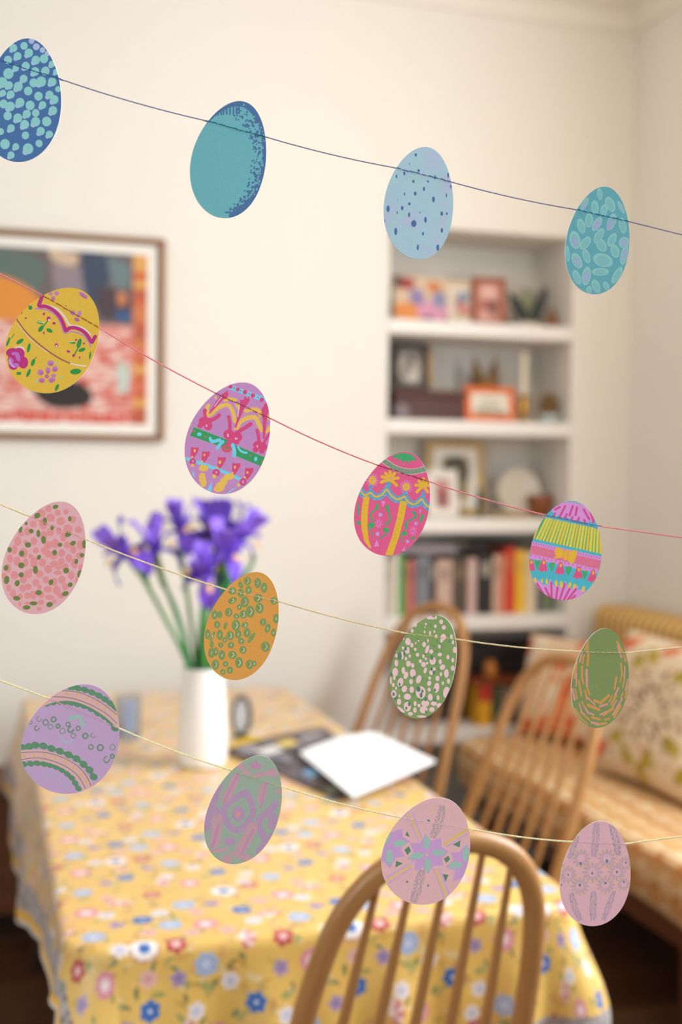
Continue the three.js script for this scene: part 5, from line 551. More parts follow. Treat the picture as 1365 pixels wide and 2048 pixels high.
  { tall: 0.0899, at: [0.3383, 1.2665, -0.8913], turn: -0.982, tilt: -0.451, ratio: 0.64, base: '#748f52', stitch: '#d9c98a', sewn: [-262, -148, 160, -354], paint: [['e','#668550',247,-94,17,11,68,-147,-168,17,8,146,63,-239,20,15,71,75,84,11,7,143,-356,-58,15,13,136,110,248,10,8,73,-91,-328,12,6,65,-256,46,15,10,67,-66,-197,16,13,133,-63,391,10,9,124,-174,221,19,17,127,-139,-102,16,7,64,-34,-100,16,13,137,269,18,19,10,65,-233,172,12,10,135,-149,319,14,7,65,88,-344,15,9,66,29,95,18,10,146,-174,-52,19,7,64,188,54,18,7,64,92,-86,17,13,140,-275,-145,10,8,138,-22,215,18,16,82,13,-198,15,13,130,131,-64,16,10,67,123,-306,19,8,147,-218,-76,20,17,79,49,-171,19,11,145,-20,341,17,15,93,211,252,18,13,69,190,168,17,13,70,-43,-128,15,9,66,-99,393,9,8,129,-79,395,11,9,138,-392,-122,17,15,121,152,94,15,7,65,13,247,19,17,97,-118,370,20,18,108,-303,-46,8,8,115,249,93,18,15,78,-19,-160,9,8,84,17,-249,13,11,77,-329,12,16,10,67,-139,-57,20,14,143,191,-26,13,7,65,35,197,16,11,68], ['e','#f2c9cb',-129,-378,29,16,145,-98,-388,16,10,144,-76,-408,13,11,79,-17,-405,19,18,92,25,-379,20,17,126,-219,-250,16,12,138,-227,-195,17,14,75,-136,-313,12,9,71,-133,-286,7,6,78,-49,-345,15,14,95,-119,-251,12,8,69,-69,-270,19,10,65,-38,-302,12,9,71,-6,-277,16,15,100,55,-308,27,24,112,53,-276,19,15,73,119,-352,19,13,68,152,-320,17,12,68,-275,-96,14,11,76,-224,-95,30,27,85,-178,-90,19,16,80,-138,-155,9,8,124,-152,-125,9,8,85,-77,-159,22,19,78,-59,-205,15,10,68,-34,-140,37,16,89,7,-145,21,18,134,-133,-78,15,14,108,-243,-23,14,13,90,-195,-38,21,15,69,-193,-21,23,18,139,57,-222,17,14,75,89,-168,21,15,142,194,-275,25,19,70,164,-191,18,14,72,213,-194,18,14,72,-272,68,16,13,73,-222,34,33,15,65,-178,38,16,13,73,-156,-1,15,11,70,-95,-51,17,15,122,-40,-71,16,12,69,-11,-65,12,11,107,-48,-20,16,15,100,-9,-13,24,21,129,16,-42,12,11,107,53,-87,33,30,100,118,-119,20,16,73,-245,122,27,19,68,-139,61,26,23,110,-97,51,19,16,76,-222,193,35,29,76,-209,240,19,13,68,-158,137,29,18,66,-118,158,32,21,88,-68,105,34,29,77,26,20,26,15,87,82,3,21,19,96,94,-35,17,14,132,156,-93,28,20,120,242,-138,20,18,82,209,-68,34,22,67,168,-35,16,12,69,4,118,37,23,93,-52,176,22,19,78,90,51,15,13,78,105,91,23,18,104,155,13,22,19,78,254,-25,20,15,71,215,19,15,11,70,-140,240,40,27,90,-191,297,17,14,75,-228,280,32,10,64,-156,306,15,10,68,-81,265,31,24,111,-17,230,28,22,72,68,202,52,47,96,127,136,17,15,112,181,84,41,26,81,276,64,46,30,82,-153,360,32,27,76,-99,344,14,9,67,-28,305,36,25,143,-80,388,26,22,78,164,184,28,24,81,229,146,20,14,68,8,376,40,35,81,61,311,21,15,69,101,305,17,14,132,145,255,40,26,144,216,210,29,18,144,155,310,39,29,141,84,359,22,17,70,221,263,27,20,133,266,194,27,18,130,-37,435,44,14,177,60,411,25,15,145,163,368,52,9,148], ['e','#54755a',-242,53,31,21,68,-216,-31,13,11,79,-213,10,17,10,66,34,-106,20,16,73,73,-22,14,13,90,104,-11,15,13,78,-42,128,13,11,79,-246,230,17,12,68,-140,258,13,10,71,37,190,23,20,88,77,184,14,11,76,81,218,21,14,67,-154,363,15,13,78,-123,387,15,10,68,-123,276,11,9,76,132,223,17,14,75,176,109,13,10,73,210,183,13,12,112,15,347,18,12,67,6,393,13,11,79,182,312,13,11,79,79,260,11,9,76]] },
  { tall: 0.0832, at: [0.4942, 1.2518, -0.8892], turn: 0.071, tilt: -0.105, ratio: 0.66, base: '#7f935a', stitch: '#d8d09c', sewn: [-240, -207, 227, -225], paint: [['l','#cf9a52',20,-160,-293,-185,-229], ['l','#cf9a52',14,-155,-257,-164,-204], ['l','#cf9a52',24,-148,-200,-144,-101], ['l','#cf9a52',17,-188,-182,-195,-114], ['l','#cf9a52',20,-194,-88,-185,5], ['l','#cf9a52',17,-187,-5,-164,56], ['l','#cf9a52',26,-253,-116,-254,14], ['l','#cf9a52',18,-212,33,-169,155], ['l','#cf9a52',18,-141,112,-114,184], ['l','#cf9a52',18,-128,75,-95,141], ['l','#cf9a52',12,-237,102,-208,184], ['l','#cf9a52',14,-163,202,-129,252], ['l','#cf9a52',16,-216,268,-154,342], ['l','#cf9a52',12,-154,342,-81,390], ['l','#cf9a52',16,-161,290,-68,353], ['l','#cf9a52',25,-96,230,18,265], ['l','#cf9a52',20,-46,331,35,345], ['l','#cf9a52',21,16,390,99,372], ['l','#cf9a52',22,-40,190,23,207], ['l','#cf9a52',27,23,207,94,141], ['l','#cf9a52',16,127,144,106,192], ['l','#cf9a52',20,150,-13,144,81], ['l','#cf9a52',17,180,-130,204,-37], ['l','#cf9a52',14,204,-37,191,21], ['l','#cf9a52',16,231,-18,224,66], ['l','#cf9a52',17,198,-204,223,-153], ['l','#cf9a52',21,121,-309,179,-234], ['l','#cf9a52',22,166,137,128,217], ['l','#cf9a52',16,230,112,217,155], ['l','#cf9a52',24,150,247,66,304], ['l','#cf9a52',25,220,222,171,314], ['l','#cf9a52',17,83,345,127,332], ['l','#cf9a52',16,267,48,259,152], ['l','#dd9a96',17,-211,-196,-223,-123], ['l','#dd9a96',24,-148,-59,-128,70], ['l','#dd9a96',12,-241,-28,-231,76], ['l','#dd9a96',22,-263,109,-232,190], ['l','#dd9a96',12,-117,163,-29,226], ['l','#dd9a96',12,-182,224,-148,295], ['l','#dd9a96',11,-148,295,-116,309], ['l','#dd9a96',17,-117,257,-87,297], ['l','#dd9a96',14,-88,292,-31,309], ['l','#dd9a96',20,132,-273,176,-187], ['l','#dd9a96',16,216,-231,239,-175], ['l','#dd9a96',13,222,-111,228,-18], ['l','#dd9a96',15,267,-4,251,85], ['l','#dd9a96',17,182,73,156,132], ['l','#dd9a96',18,21,236,91,214], ['l','#dd9a96',12,177,178,142,237], ['l','#dd9a96',16,230,159,156,299], ['l','#dd9a96',14,30,306,87,277], ['l','#dd9a96',21,-47,373,21,385]] },
  { tall: 0.0898, at: [0.0704, 1.2057, -0.9704], turn: -0.047, tilt: -0.409, ratio: 0.82, base: '#bb9cc0', stitch: '#e2bdbf', sewn: [-310, -223, 305, -206], paint: [['l','#5d8a69',24,-180,-367,-127,-382,-71,-390,-12,-392,49,-389,106,-379,161,-364,211,-342], ['l','#5d8a69',24,-307,-180,-266,-206,-219,-233,-180,-247,-131,-256,-82,-263,-26,-270,35,-269,100,-256,160,-247,219,-224,274,-192], ['e','#5d8a69',-180,-367,32,23,-173,-127,-382,32,23,-173,-71,-390,32,23,-173,-12,-392,32,23,-173,49,-389,32,23,-173,106,-379,32,23,-173,161,-364,32,23,-173,211,-342,32,23,-173,-307,-180,32,23,-173,-266,-206,32,23,-173,-219,-233,32,23,-173,-180,-247,32,23,-173,-131,-256,32,23,-173,-82,-263,32,23,-173,-26,-270,32,23,-173,35,-269,32,23,-173,100,-256,32,23,-173,160,-247,32,23,-173,219,-224,32,23,-173,274,-192,32,23,-173], ['l','#d9adab',87,-363,-170,-295,-238,-201,-295,-108,-321,-4,-323,106,-309,207,-284,290,-248], ['l','#7a7672',6,-235,-321,-124,-357,-4,-357,123,-339,241,-301], ['l','#7a7672',6,-291,-245,-176,-289,-69,-300,68,-295,189,-273,269,-236], ['l','#5d8a69',24,-332,207,-291,181,-251,153,-190,137,-124,134,-55,130,20,132,90,139,160,161,223,186,276,226], ['l','#5d8a69',24,-273,324,-226,302,-180,280,-129,268,-84,260,-33,258,22,263,73,277,118,294,160,323,200,353], ['e','#5d8a69',-332,207,32,27,-168,-291,181,32,27,-168,-251,153,32,27,-168,-190,137,32,27,-168,-124,134,32,27,-168,-55,130,32,27,-168,20,132,32,27,-168,90,139,32,27,-168,160,161,32,27,-168,223,186,32,27,-168,276,226,32,27,-168,-273,324,28,21,-168,-226,302,28,21,-168,-180,280,28,21,-168,-129,268,28,21,-168,-84,260,28,21,-168,-33,258,28,21,-168,22,263,28,21,-168,73,277,28,21,-168,118,294,28,21,-168,160,323,28,21,-168,200,353,28,21,-168], ['l','#d9adab',87,-338,277,-227,223,-124,202,-14,198,82,213,170,244,234,287,288,342], ['l','#7a7672',6,-328,248,-224,196,-109,170,17,167,132,191,218,233,284,298], ['l','#7a7672',6,-303,297,-225,245,-116,222,-4,220,92,236,182,270,251,334], ['e','#e9bd6c',-192,-309,11,10,39,-107,-332,11,10,39,-24,-335,11,10,39,62,-325,11,10,39,136,-311,11,10,39,225,-287,11,10,39,-299,264,12,11,39,-227,232,12,11,39,-155,203,12,11,39,-70,191,12,11,39,18,195,12,11,39,95,214,12,11,39,175,246,12,11,39,237,285,12,11,39], ['l','#6f8a74',6,-291,-54,-290,-39,-300,-29,-316,-29,-327,-41,-327,-56,-317,-67], ['l','#6f8a74',10,-229,-48,-228,-30,-240,-18,-257,-19,-270,-32,-271,-50,-259,-62,-242,-61,-229,-48], ['l','#6f8a74',13,-184,-92,-183,-76,-194,-66,-209,-67,-220,-78,-221,-93,-210,-104,-195,-103,-184,-92], ['l','#6f8a74',6,-183,-30,-182,-14,-192,-4,-208,-4,-219,-16,-219,-31,-209,-42,-194,-41,-183,-30], ['l','#6f8a74',10,-278,20,-278,34,-287,44,-301,43,-312,33,-312,18,-303,9], ['l','#6f8a74',13,-135,-54,-134,-42,-142,-34,-154,-34,-163,-43,-163,-56,-155,-64,-143,-63,-135,-54], ['l','#6f8a74',6,-81,-33,-80,-16,-92,-4,-109,-5,-122,-18,-122,-35,-111,-47,-94,-46,-81,-33], ['l','#6f8a74',10,-66,-96,-66,-82,-75,-73,-88,-73,-98,-83,-99,-97,-90,-106,-76,-106,-66,-96], ['l','#6f8a74',13,-26,-66,-25,-48,-37,-36,-54,-37,-67,-50,-67,-68,-56,-80], ['l','#6f8a74',6,11,-27,12,-12,1,-1,-14,-2,-25,-13,-26,-29,-15,-39,0,-39,11,-27], ['l','#6f8a74',10,19,-94,19,-81,10,-72,-2,-73,-12,-83,-13,-96,-4,-105,9,-104,19,-94], ['l','#6f8a74',13,100,-61,100,-45,89,-34,73,-34,61,-47,61,-63,72,-74,88,-74,100,-61], ['l','#6f8a74',6,154,-86,155,-71,145,-60,130,-61,119,-72,118,-88,128,-98], ['l','#6f8a74',10,176,6,177,21,167,32,152,31,140,20,140,4,150,-6,165,-6,176,6], ['l','#6f8a74',13,251,-18,252,1,239,14,221,13,208,-1,207,-20,219,-32,238,-31,251,-18], ['l','#6f8a74',6,338,-55,339,-37,327,-25,310,-26,297,-39,296,-57,308,-69,325,-68,338,-55], ['l','#6f8a74',10,336,53,337,72,324,85,306,84,293,70,292,51,304,38], ['l','#6f8a74',13,359,16,360,28,352,37,340,36,331,27,331,15,339,7,351,7,359,16], ['l','#6f8a74',6,-345,-3,-345,8,-352,15,-363,15,-371,7,-371,-5,-364,-12,-353,-11,-345,-3], ['l','#98b8ab',32,-85,-134,-38,-212,30,-125], ['l','#adabc2',24,-82,27,-37,78,-3,20], ['w','#a9a9c0',-53,330,36,34,39,-215,362,29,27,39,89,365,32,30,39]] },
  { tall: 0.0896, at: [0.2021, 1.1506, -0.9299], turn: -0.048, tilt: -0.362, ratio: 0.64, base: '#97ab98', stitch: '#ddc7a4', sewn: [-247, -257, 209, -262], paint: [['l','#b090ae',62,-272,-110,-267,67,-243,226], ['l','#b090ae',50,-47,-132,74,-34,69,85,-2,194,-99,156,-178,52,-123,-52,-47,-132], ['l','#b090ae',53,225,-119,179,-24,129,41,164,116,245,177], ['l','#b090ae',65,293,137,262,221,234,279], ['l','#b090ae',47,-260,53,-181,108,-105,140], ['l','#c097a0',68,-161,-213,-167,-131,-180,-34], ['l','#bb8ba8',22,-155,-246,-174,-166,-184,4], ['l','#c097a0',65,76,-214,93,-114], ['l','#bb8ba8',20,84,-260,90,-187,117,-54], ['p','#bb8ba8',-118,-362,-77,-357,-59,-406,-34,-376,9,-378,-8,-342,-57,-320,-93,-339], ['l','#c097a0',37,-199,-312,-142,-311,-83,-275], ['l','#c097a0',37,133,-337,47,-331,-21,-276], ['e','#c097a0',-179,-325,30,23,169,104,-346,37,34,-156,205,-218,27,21,62], ['e','#b090ae',-40,48,62,54,57], ['e','#c690a0',-39,51,28,23,60], ['e','#dd9a80',-39,50,13,11,61], ['l','#c097a0',83,-187,141,-163,220,-136,322], ['l','#bb8ba8',24,-161,176,-146,264,-145,362], ['l','#c097a0',89,109,121,98,224,81,309], ['l','#bb8ba8',20,119,131,107,246,102,346], ['e','#b090ae',248,22,71,41,67,-26,278,45,35,169], ['l','#c097a0',30,-123,386,-67,368,-26,343], ['l','#c097a0',33,24,358,78,366,143,370], ['e','#c097a0',3,417,42,36,175,152,361,41,29,166]] },
  { tall: 0.0891, at: [0.3429, 1.1186, -0.8897], turn: -0.296, tilt: -0.365, ratio: 0.76, base: '#dcaeae', stitch: '#efd2cb', sewn: [-292, -170, 227, -285], paint: [['f','#98888f',68,-30,-382,-4,-273,-5,-118], ['f','#98888f',75,14,155,34,294,44,423], ['p','#bd94bf',-67,-125,-8,-82,61,-134,90,-72,158,-57,129,10,160,68,88,97,70,174,15,140,-38,189,-64,116,-132,121,-99,56,-155,-6,-83,-35], ['p','#bd94bf',-256,-95,-227,-30,-152,-18,-197,28,-205,67,-154,109,-218,149,-227,247,-281,216,-324,212,-353,104,-347,-17,-309,-46], ['p','#bd94bf',265,-163,321,-136,354,-37,351,62,328,107,279,158,264,69,180,67,221,-5,175,-57,238,-82], ['e','#94b5a6',-34,-58,57,24,68,-68,72,57,27,153,87,-18,53,27,158,42,105,57,27,68,-231,28,53,27,153,-268,162,60,29,68,250,25,57,27,153,294,-90,60,27,73,-339,29,52,19,88], ['p','#577f66',-212,-85,-215,-50,-174,-50], ['p','#577f66',212,-175,168,-120,227,-120], ['p','#577f66',-206,169,-148,168,-191,222], ['p','#577f66',181,131,225,119,227,181], ['p','#577f66',-177,62,-156,22,-125,50,-139,93], ['p','#577f66',143,12,168,-24,191,-4,175,38], ['l','#c59dbb',13,-269,-206,-95,-48], ['l','#c59dbb',13,-226,-237,-89,-85], ['l','#eac572',13,-255,-222,-93,-69], ['l','#c59dbb',14,243,-245,132,-89], ['l','#eac572',19,226,-270,99,-93], ['l','#c59dbb',14,-67,110,-229,328], ['l','#c59dbb',14,-67,180,-196,361], ['l','#eac572',14,-83,165,-224,358], ['l','#c59dbb',16,100,120,257,296], ['l','#c59dbb',16,139,105,284,257], ['l','#eac572',17,120,126,270,284], ['e','#eac572',5,32,10,10,66,-92,-309,10,10,66,-124,139,7,6,66,283,212,7,6,66], ['e','#6c7d72',-85,-229,12,9,158,-61,294,10,8,158,107,260,10,8,68]] },
  { tall: 0.0866, at: [0.4793, 1.0970, -0.8639], turn: -0.256, tilt: -0.108, ratio: 0.66, base: '#d3a7ae', stitch: '#e6c6c4', sewn: [-226, -237, 208, -268], paint: [['f','#9c8a98',60,-46,-414,-40,-276,-37,-139], ['f','#9c8a98',57,71,-415,130,-289,163,-172], ['f','#9c8a98',46,-189,-289,-214,-177,-234,-106], ['f','#9c8a98',51,-186,182,-129,308,-84,390], ['f','#9c8a98',57,-1,145,23,378], ['f','#9c8a98',46,169,126,143,238,108,369], ['l','#d3a193',6,-87,-126,-59,-127,-57,-111,-85,-106], ['l','#e8c27c',6,-86,-100,-60,-86,-67,-71,-94,-81], ['l','#e8c27c',6,-98,-76,-82,-51,-95,-42,-114,-63], ['l','#e8c27c',6,-120,-61,-119,-32,-135,-31,-141,-59], ['l','#e8c27c',6,-147,-60,-160,-35,-175,-41,-166,-68], ['l','#d3a193',6,-171,-72,-195,-57,-205,-70,-184,-89], ['l','#e8c27c',6,-186,-95,-215,-94,-217,-110,-189,-115], ['l','#e8c27c',6,-188,-122,-214,-135,-207,-150,-180,-141], ['l','#e8c27c',6,-176,-146,-192,-170,-179,-180,-160,-158], ['l','#e8c27c',6,-154,-160,-155,-189,-139,-191,-133,-163], ['l','#d3a193',6,-127,-162,-114,-187,-99,-180,-108,-153], ['l','#e8c27c',6,-102,-149,-78,-164,-69,-151,-90,-132], ['e','#bb9ba6',-85,-116,24,11,174,-89,-90,24,11,-156,-105,-69,24,11,-127,-130,-59,24,11,-98,-157,-63,23,11,113,-179,-80,23,11,144,-189,-105,24,11,174,-185,-132,24,11,-156,-169,-153,24,11,-127,-144,-163,24,11,-98,-117,-158,23,11,113,-95,-141,23,11,144], ['l','#d3a193',6,124,-150,154,-151,156,-134,127,-129], ['l','#e8c27c',6,126,-122,152,-108,146,-93,118,-102], ['l','#e8c27c',6,114,-97,130,-72,116,-62,97,-84], ['l','#e8c27c',6,90,-82,92,-52,75,-50,69,-79], ['l','#e8c27c',6,62,-80,49,-54,33,-61,42,-89], ['l','#d3a193',6,37,-93,12,-78,2,-91,24,-111], ['l','#e8c27c',6,21,-117,-8,-116,-10,-133,19,-138], ['l','#e8c27c',6,20,-145,-7,-159,0,-174,28,-165], ['l','#e8c27c',6,32,-170,16,-195,29,-205,49,-183], ['l','#e8c27c',6,55,-185,54,-215,71,-217,77,-188], ['l','#d3a193',6,83,-186,97,-213,112,-206,103,-178], ['l','#e8c27c',6,109,-174,134,-189,144,-176,122,-156], ['e','#bb9ba6',127,-139,24,11,174,123,-112,25,11,-156,106,-90,25,11,-127,80,-80,25,11,-98,52,-84,24,11,113,30,-101,24,11,144,19,-128,24,11,174,23,-155,25,11,-156,40,-177,25,11,-127,66,-187,25,11,-98,94,-183,24,11,113,116,-166,24,11,144], ['l','#e8c27c',6,-179,19,-152,18,-150,34,-176,39], ['l','#e8c27c',6,-177,45,-153,58,-159,72,-185,63], ['l','#e8c27c',6,-189,68,-174,91,-186,100,-205,80], ['l','#e8c27c',6,-210,82,-209,109,-224,111,-230,84], ['l','#d3a193',6,-236,83,-249,107,-263,101,-255,75], ['l','#e8c27c',6,-260,71,-283,86,-292,73,-272,55], ['l','#e8c27c',6,-274,49,-301,50,-303,35,-277,30], ['l','#e8c27c',6,-276,24,-300,10,-294,-4,-268,5], ['l','#e8c27c',6,-264,1,-279,-23,-267,-32,-248,-11], ['l','#d3a193',6,-243,-13,-244,-41,-229,-43,-223,-16], ['l','#e8c27c',6,-217,-15,-204,-39,-190,-33,-198,-7], ['l','#e8c27c',6,-193,-3,-170,-17,-161,-5,-181,13], ['e','#bb9ba6',-177,29,23,11,174,-180,54,23,10,-156,-196,75,23,10,-127,-220,84,23,10,-98,-246,80,22,11,113,-266,64,22,11,144,-276,40,23,11,174,-273,14,23,10,-156,-257,-6,23,10,-127,-233,-16,23,10,-98,-207,-12,22,11,113,-187,5,22,11,144], ['l','#d3a193',6,271,-123,293,-124,295,-111,273,-107], ['l','#e8c27c',6,272,-102,292,-91,287,-79,266,-86], ['l','#e8c27c',6,262,-82,275,-63,265,-55,249,-73], ['l','#e8c27c',6,244,-71,245,-48,233,-46,228,-69], ['l','#e8c27c',6,223,-70,212,-50,200,-55,207,-76], ['l','#d3a193',6,203,-80,184,-68,176,-78,193,-93], ['l','#e8c27c',6,191,-98,169,-97,167,-110,189,-114], ['l','#e8c27c',6,190,-119,170,-130,175,-142,196,-135], ['l','#e8c27c',6,200,-139,187,-158,197,-166,213,-148], ['l','#e8c27c',6,218,-150,217,-173,229,-174,234,-152], ['l','#d3a193',6,239,-151,250,-171,261,-166,254,-145], ['l','#e8c27c',6,259,-141,278,-153,286,-143,269,-128], ['e','#bb9ba6',272,-115,19,9,174,270,-94,19,9,-156,256,-77,19,9,-127,236,-69,19,9,-98,215,-72,19,9,113,198,-86,19,9,144,190,-106,19,9,174,192,-127,19,9,-156,206,-144,19,9,-127,226,-152,19,9,-98,247,-149,19,9,113,264,-135,19,9,144], ['l','#d3a193',6,-70,102,-41,101,-39,117,-67,122], ['l','#e8c27c',6,-68,129,-43,142,-49,157,-76,148], ['l','#e8c27c',6,-80,153,-65,177,-77,186,-96,165], ['l','#e8c27c',6,-102,167,-101,196,-117,197,-123,169], ['l','#e8c27c',6,-129,168,-143,193,-157,187,-149,160], ['l','#d3a193',6,-154,156,-178,171,-187,158,-166,139], ['l','#e8c27c',6,-169,133,-197,134,-199,118,-171,113], ['l','#e8c27c',6,-171,106,-196,93,-190,78,-162,87], ['l','#e8c27c',6,-159,82,-174,58,-161,49,-142,70], ['l','#e8c27c',6,-136,68,-137,39,-121,38,-115,65], ['l','#d3a193',6,-109,66,-96,41,-81,48,-90,75], ['l','#e8c27c',6,-85,79,-61,64,-51,77,-72,96], ['e','#bb9ba6',-67,112,24,11,174,-71,138,24,11,-156,-88,160,24,11,-127,-113,169,24,11,-98,-139,165,23,11,113,-161,148,23,11,144,-171,123,24,11,174,-167,96,24,11,-156,-151,75,24,11,-127,-126,66,24,11,-98,-99,70,23,11,113,-78,87,23,11,144], ['l','#d3a193',6,139,67,167,67,169,83,141,88], ['l','#e8c27c',6,140,94,166,108,159,123,132,113], ['l','#e8c27c',6,128,118,144,143,131,152,112,131], ['l','#e8c27c',6,106,133,107,161,91,163,85,135], ['l','#e8c27c',6,79,134,66,159,51,153,60,126], ['l','#d3a193',6,55,122,31,137,21,124,42,105], ['l','#e8c27c',6,40,99,11,100,9,84,37,78], ['l','#e8c27c',6,38,72,12,58,19,44,46,53], ['l','#e8c27c',6,50,48,34,24,47,14,66,36], ['l','#e8c27c',6,72,34,71,5,87,3,93,31], ['l','#d3a193',6,99,32,112,7,127,14,118,41], ['l','#e8c27c',6,124,45,148,30,157,43,136,61], ['e','#bb9ba6',141,78,24,11,174,137,104,24,11,-156,121,125,24,11,-127,96,135,24,11,-98,69,131,23,11,113,47,114,23,11,144,37,89,24,11,174,41,62,24,11,-156,57,41,24,11,-127,82,31,24,11,-98,109,36,23,11,113,131,52,23,11,144], ['l','#d3a193',6,24,-25,56,-26,58,-8,27,-2], ['l','#e8c27c',6,26,5,54,21,47,37,17,27], ['l','#e8c27c',6,12,32,29,60,15,70,-6,46], ['l','#e8c27c',6,-13,49,-11,81,-29,82,-36,51], ['l','#e8c27c',6,-43,50,-58,78,-74,71,-65,41], ['l','#d3a193',6,-70,36,-97,53,-108,38,-84,17], ['l','#e8c27c',6,-87,11,-119,11,-121,-6,-90,-12], ['l','#e8c27c',6,-89,-20,-118,-35,-111,-51,-80,-41], ['l','#e8c27c',6,-76,-46,-93,-74,-79,-84,-57,-60], ['l','#e8c27c',6,-51,-63,-52,-95,-34,-97,-27,-65], ['l','#d3a193',6,-20,-64,-6,-92,11,-85,1,-55], ['l','#e8c27c',6,7,-50,34,-67,45,-53,21,-32], ['e','#bb9ba6',26,-13,26,12,174,22,16,27,12,-156,4,40,27,12,-127,-24,51,26,12,-98,-54,46,26,12,113,-78,27,26,12,144,-90,-1,26,12,174,-86,-31,27,12,-156,-67,-54,27,12,-127,-39,-65,26,12,-98,-9,-61,26,12,113,15,-42,26,12,144], ['l','#d3a193',6,219,-48,247,-48,249,-33,221,-27], ['l','#e8c27c',6,220,-21,246,-7,240,8,212,-2], ['l','#e8c27c',6,208,3,224,28,211,37,192,16], ['l','#e8c27c',6,186,18,187,46,171,48,165,20], ['l','#e8c27c',6,159,19,146,44,131,38,140,11], ['l','#d3a193',6,135,7,111,22,101,9,122,-10], ['l','#e8c27c',6,120,-16,91,-15,89,-31,117,-37], ['l','#e8c27c',6,118,-43,93,-57,99,-71,126,-62], ['l','#e8c27c',6,130,-67,115,-91,127,-101,146,-79], ['l','#e8c27c',6,152,-82,151,-110,167,-112,173,-84], ['l','#d3a193',6,179,-83,193,-108,207,-101,199,-74], ['l','#e8c27c',6,204,-70,228,-85,237,-72,216,-54], ['e','#bb9ba6',221,-37,24,11,174,217,-11,24,11,-156,201,10,24,11,-127,176,20,24,11,-98,149,16,23,11,113,128,-1,23,11,144,117,-26,24,11,174,121,-53,24,11,-156,138,-74,24,11,-127,163,-84,24,11,-98,189,-80,23,11,113,211,-63,23,11,144], ['l','#d3a193',6,271,50,292,50,293,61,273,65], ['l','#e8c27c',6,273,70,291,79,286,90,267,83], ['l','#e8c27c',6,264,87,275,104,266,111,252,96], ['l','#e8c27c',6,248,97,249,118,237,119,233,99], ['l','#e8c27c',6,228,98,219,116,208,112,215,92], ['l','#d3a193',6,211,89,194,100,187,91,202,77], ['l','#e8c27c',6,200,73,180,73,178,62,198,58], ['l','#e8c27c',6,199,54,181,44,185,33,205,40], ['l','#e8c27c',6,207,36,196,19,206,12,219,27], ['l','#e8c27c',6,224,26,223,5,234,4,238,24], ['l','#d3a193',6,243,25,253,7,263,11,257,31], ['l','#e8c27c',6,261,34,278,23,285,32,270,46], ['e','#bb9ba6',273,57,17,8,174,270,77,17,8,-156,259,92,17,8,-127,241,99,17,8,-98,221,96,17,8,113,206,84,17,8,144,198,66,17,8,174,201,46,17,8,-156,213,31,17,8,-127,231,24,17,8,-98,250,27,17,8,113,266,39,17,8,144], ['e','#69777a',-135,-68,13,10,81,76,-112,15,11,81,-226,34,9,7,81,-31,0,11,9,81,169,-32,10,9,79,-120,108,13,11,78,87,69,11,10,-177,233,-116,11,7,82,235,44,11,6,82,-280,-35,7,6,80,-270,123,10,5,82], ['l','#6c747c',5,72,-372,80,-361], ['l','#6c747c',5,82,-338,93,-329], ['l','#6c747c',5,98,-304,106,-293], ['l','#6c747c',5,115,-260,121,-247], ['l','#6c747c',5,121,-219,131,-209], ['l','#6c747c',5,147,-271,152,-283], ['l','#6c747c',5,161,-223,167,-236], ['l','#6c747c',5,170,-189,173,-203], ['l','#6c747c',5,126,-317,132,-330], ['l','#6c747c',5,128,-203,137,-192], ['l','#6c747c',5,-16,-188,-9,-199], ['l','#6c747c',5,-20,-227,-12,-216], ['l','#6c747c',5,-166,189,-156,199], ['l','#6c747c',5,-17,199,-12,186], ['l','#6c747c',5,25,249,35,258], ['l','#6c747c',5,-215,-141,-204,-133], ['l','#6c747c',5,-204,-199,-197,-210], ['l','#6c747c',5,134,234,139,221], ['l','#6c747c',5,-5,344,1,331], ['l','#6c747c',5,-178,244,-170,255]] },
];
const WORDS = [
  ['deep blue card egg covered with mint green blobs, leftmost on the top thread', 'top'], ['plain teal card egg with a dotted dark blue right rim', 'top'], ['pale blue card egg with scattered dark blue specks', 'top'], ['turquoise card egg covered with pale oval petals', 'top'],
  ['yellow card egg with a magenta scalloped line and flowers', 'second'], ['purple card egg with a green band and yellow arches', 'second'], ['hot pink card egg with yellow stripes and a blue scalloped garland', 'second'], ['turquoise card egg with yellow bars, a pink band and a yellow bow', 'second'],
  ['pale pink card egg with rose blobs and olive spots', 'third'], ['ochre card egg with green ringed spots', 'third'], ['green card egg densely covered with pink spots', 'third'], ['green card egg ringed with orange and pink brush strokes', 'third'],
  ['lilac card egg with two pink bands edged in green scallops', 'bottom'], ['sage green card egg with mauve and dusty pink leaf shapes', 'bottom'], ['dusty pink card egg with a mauve star flower and green diamonds', 'bottom'], ['dusty pink card egg with yellow outlined daisies and grey sprigs', 'bottom'],
];
const eggEnds = [];
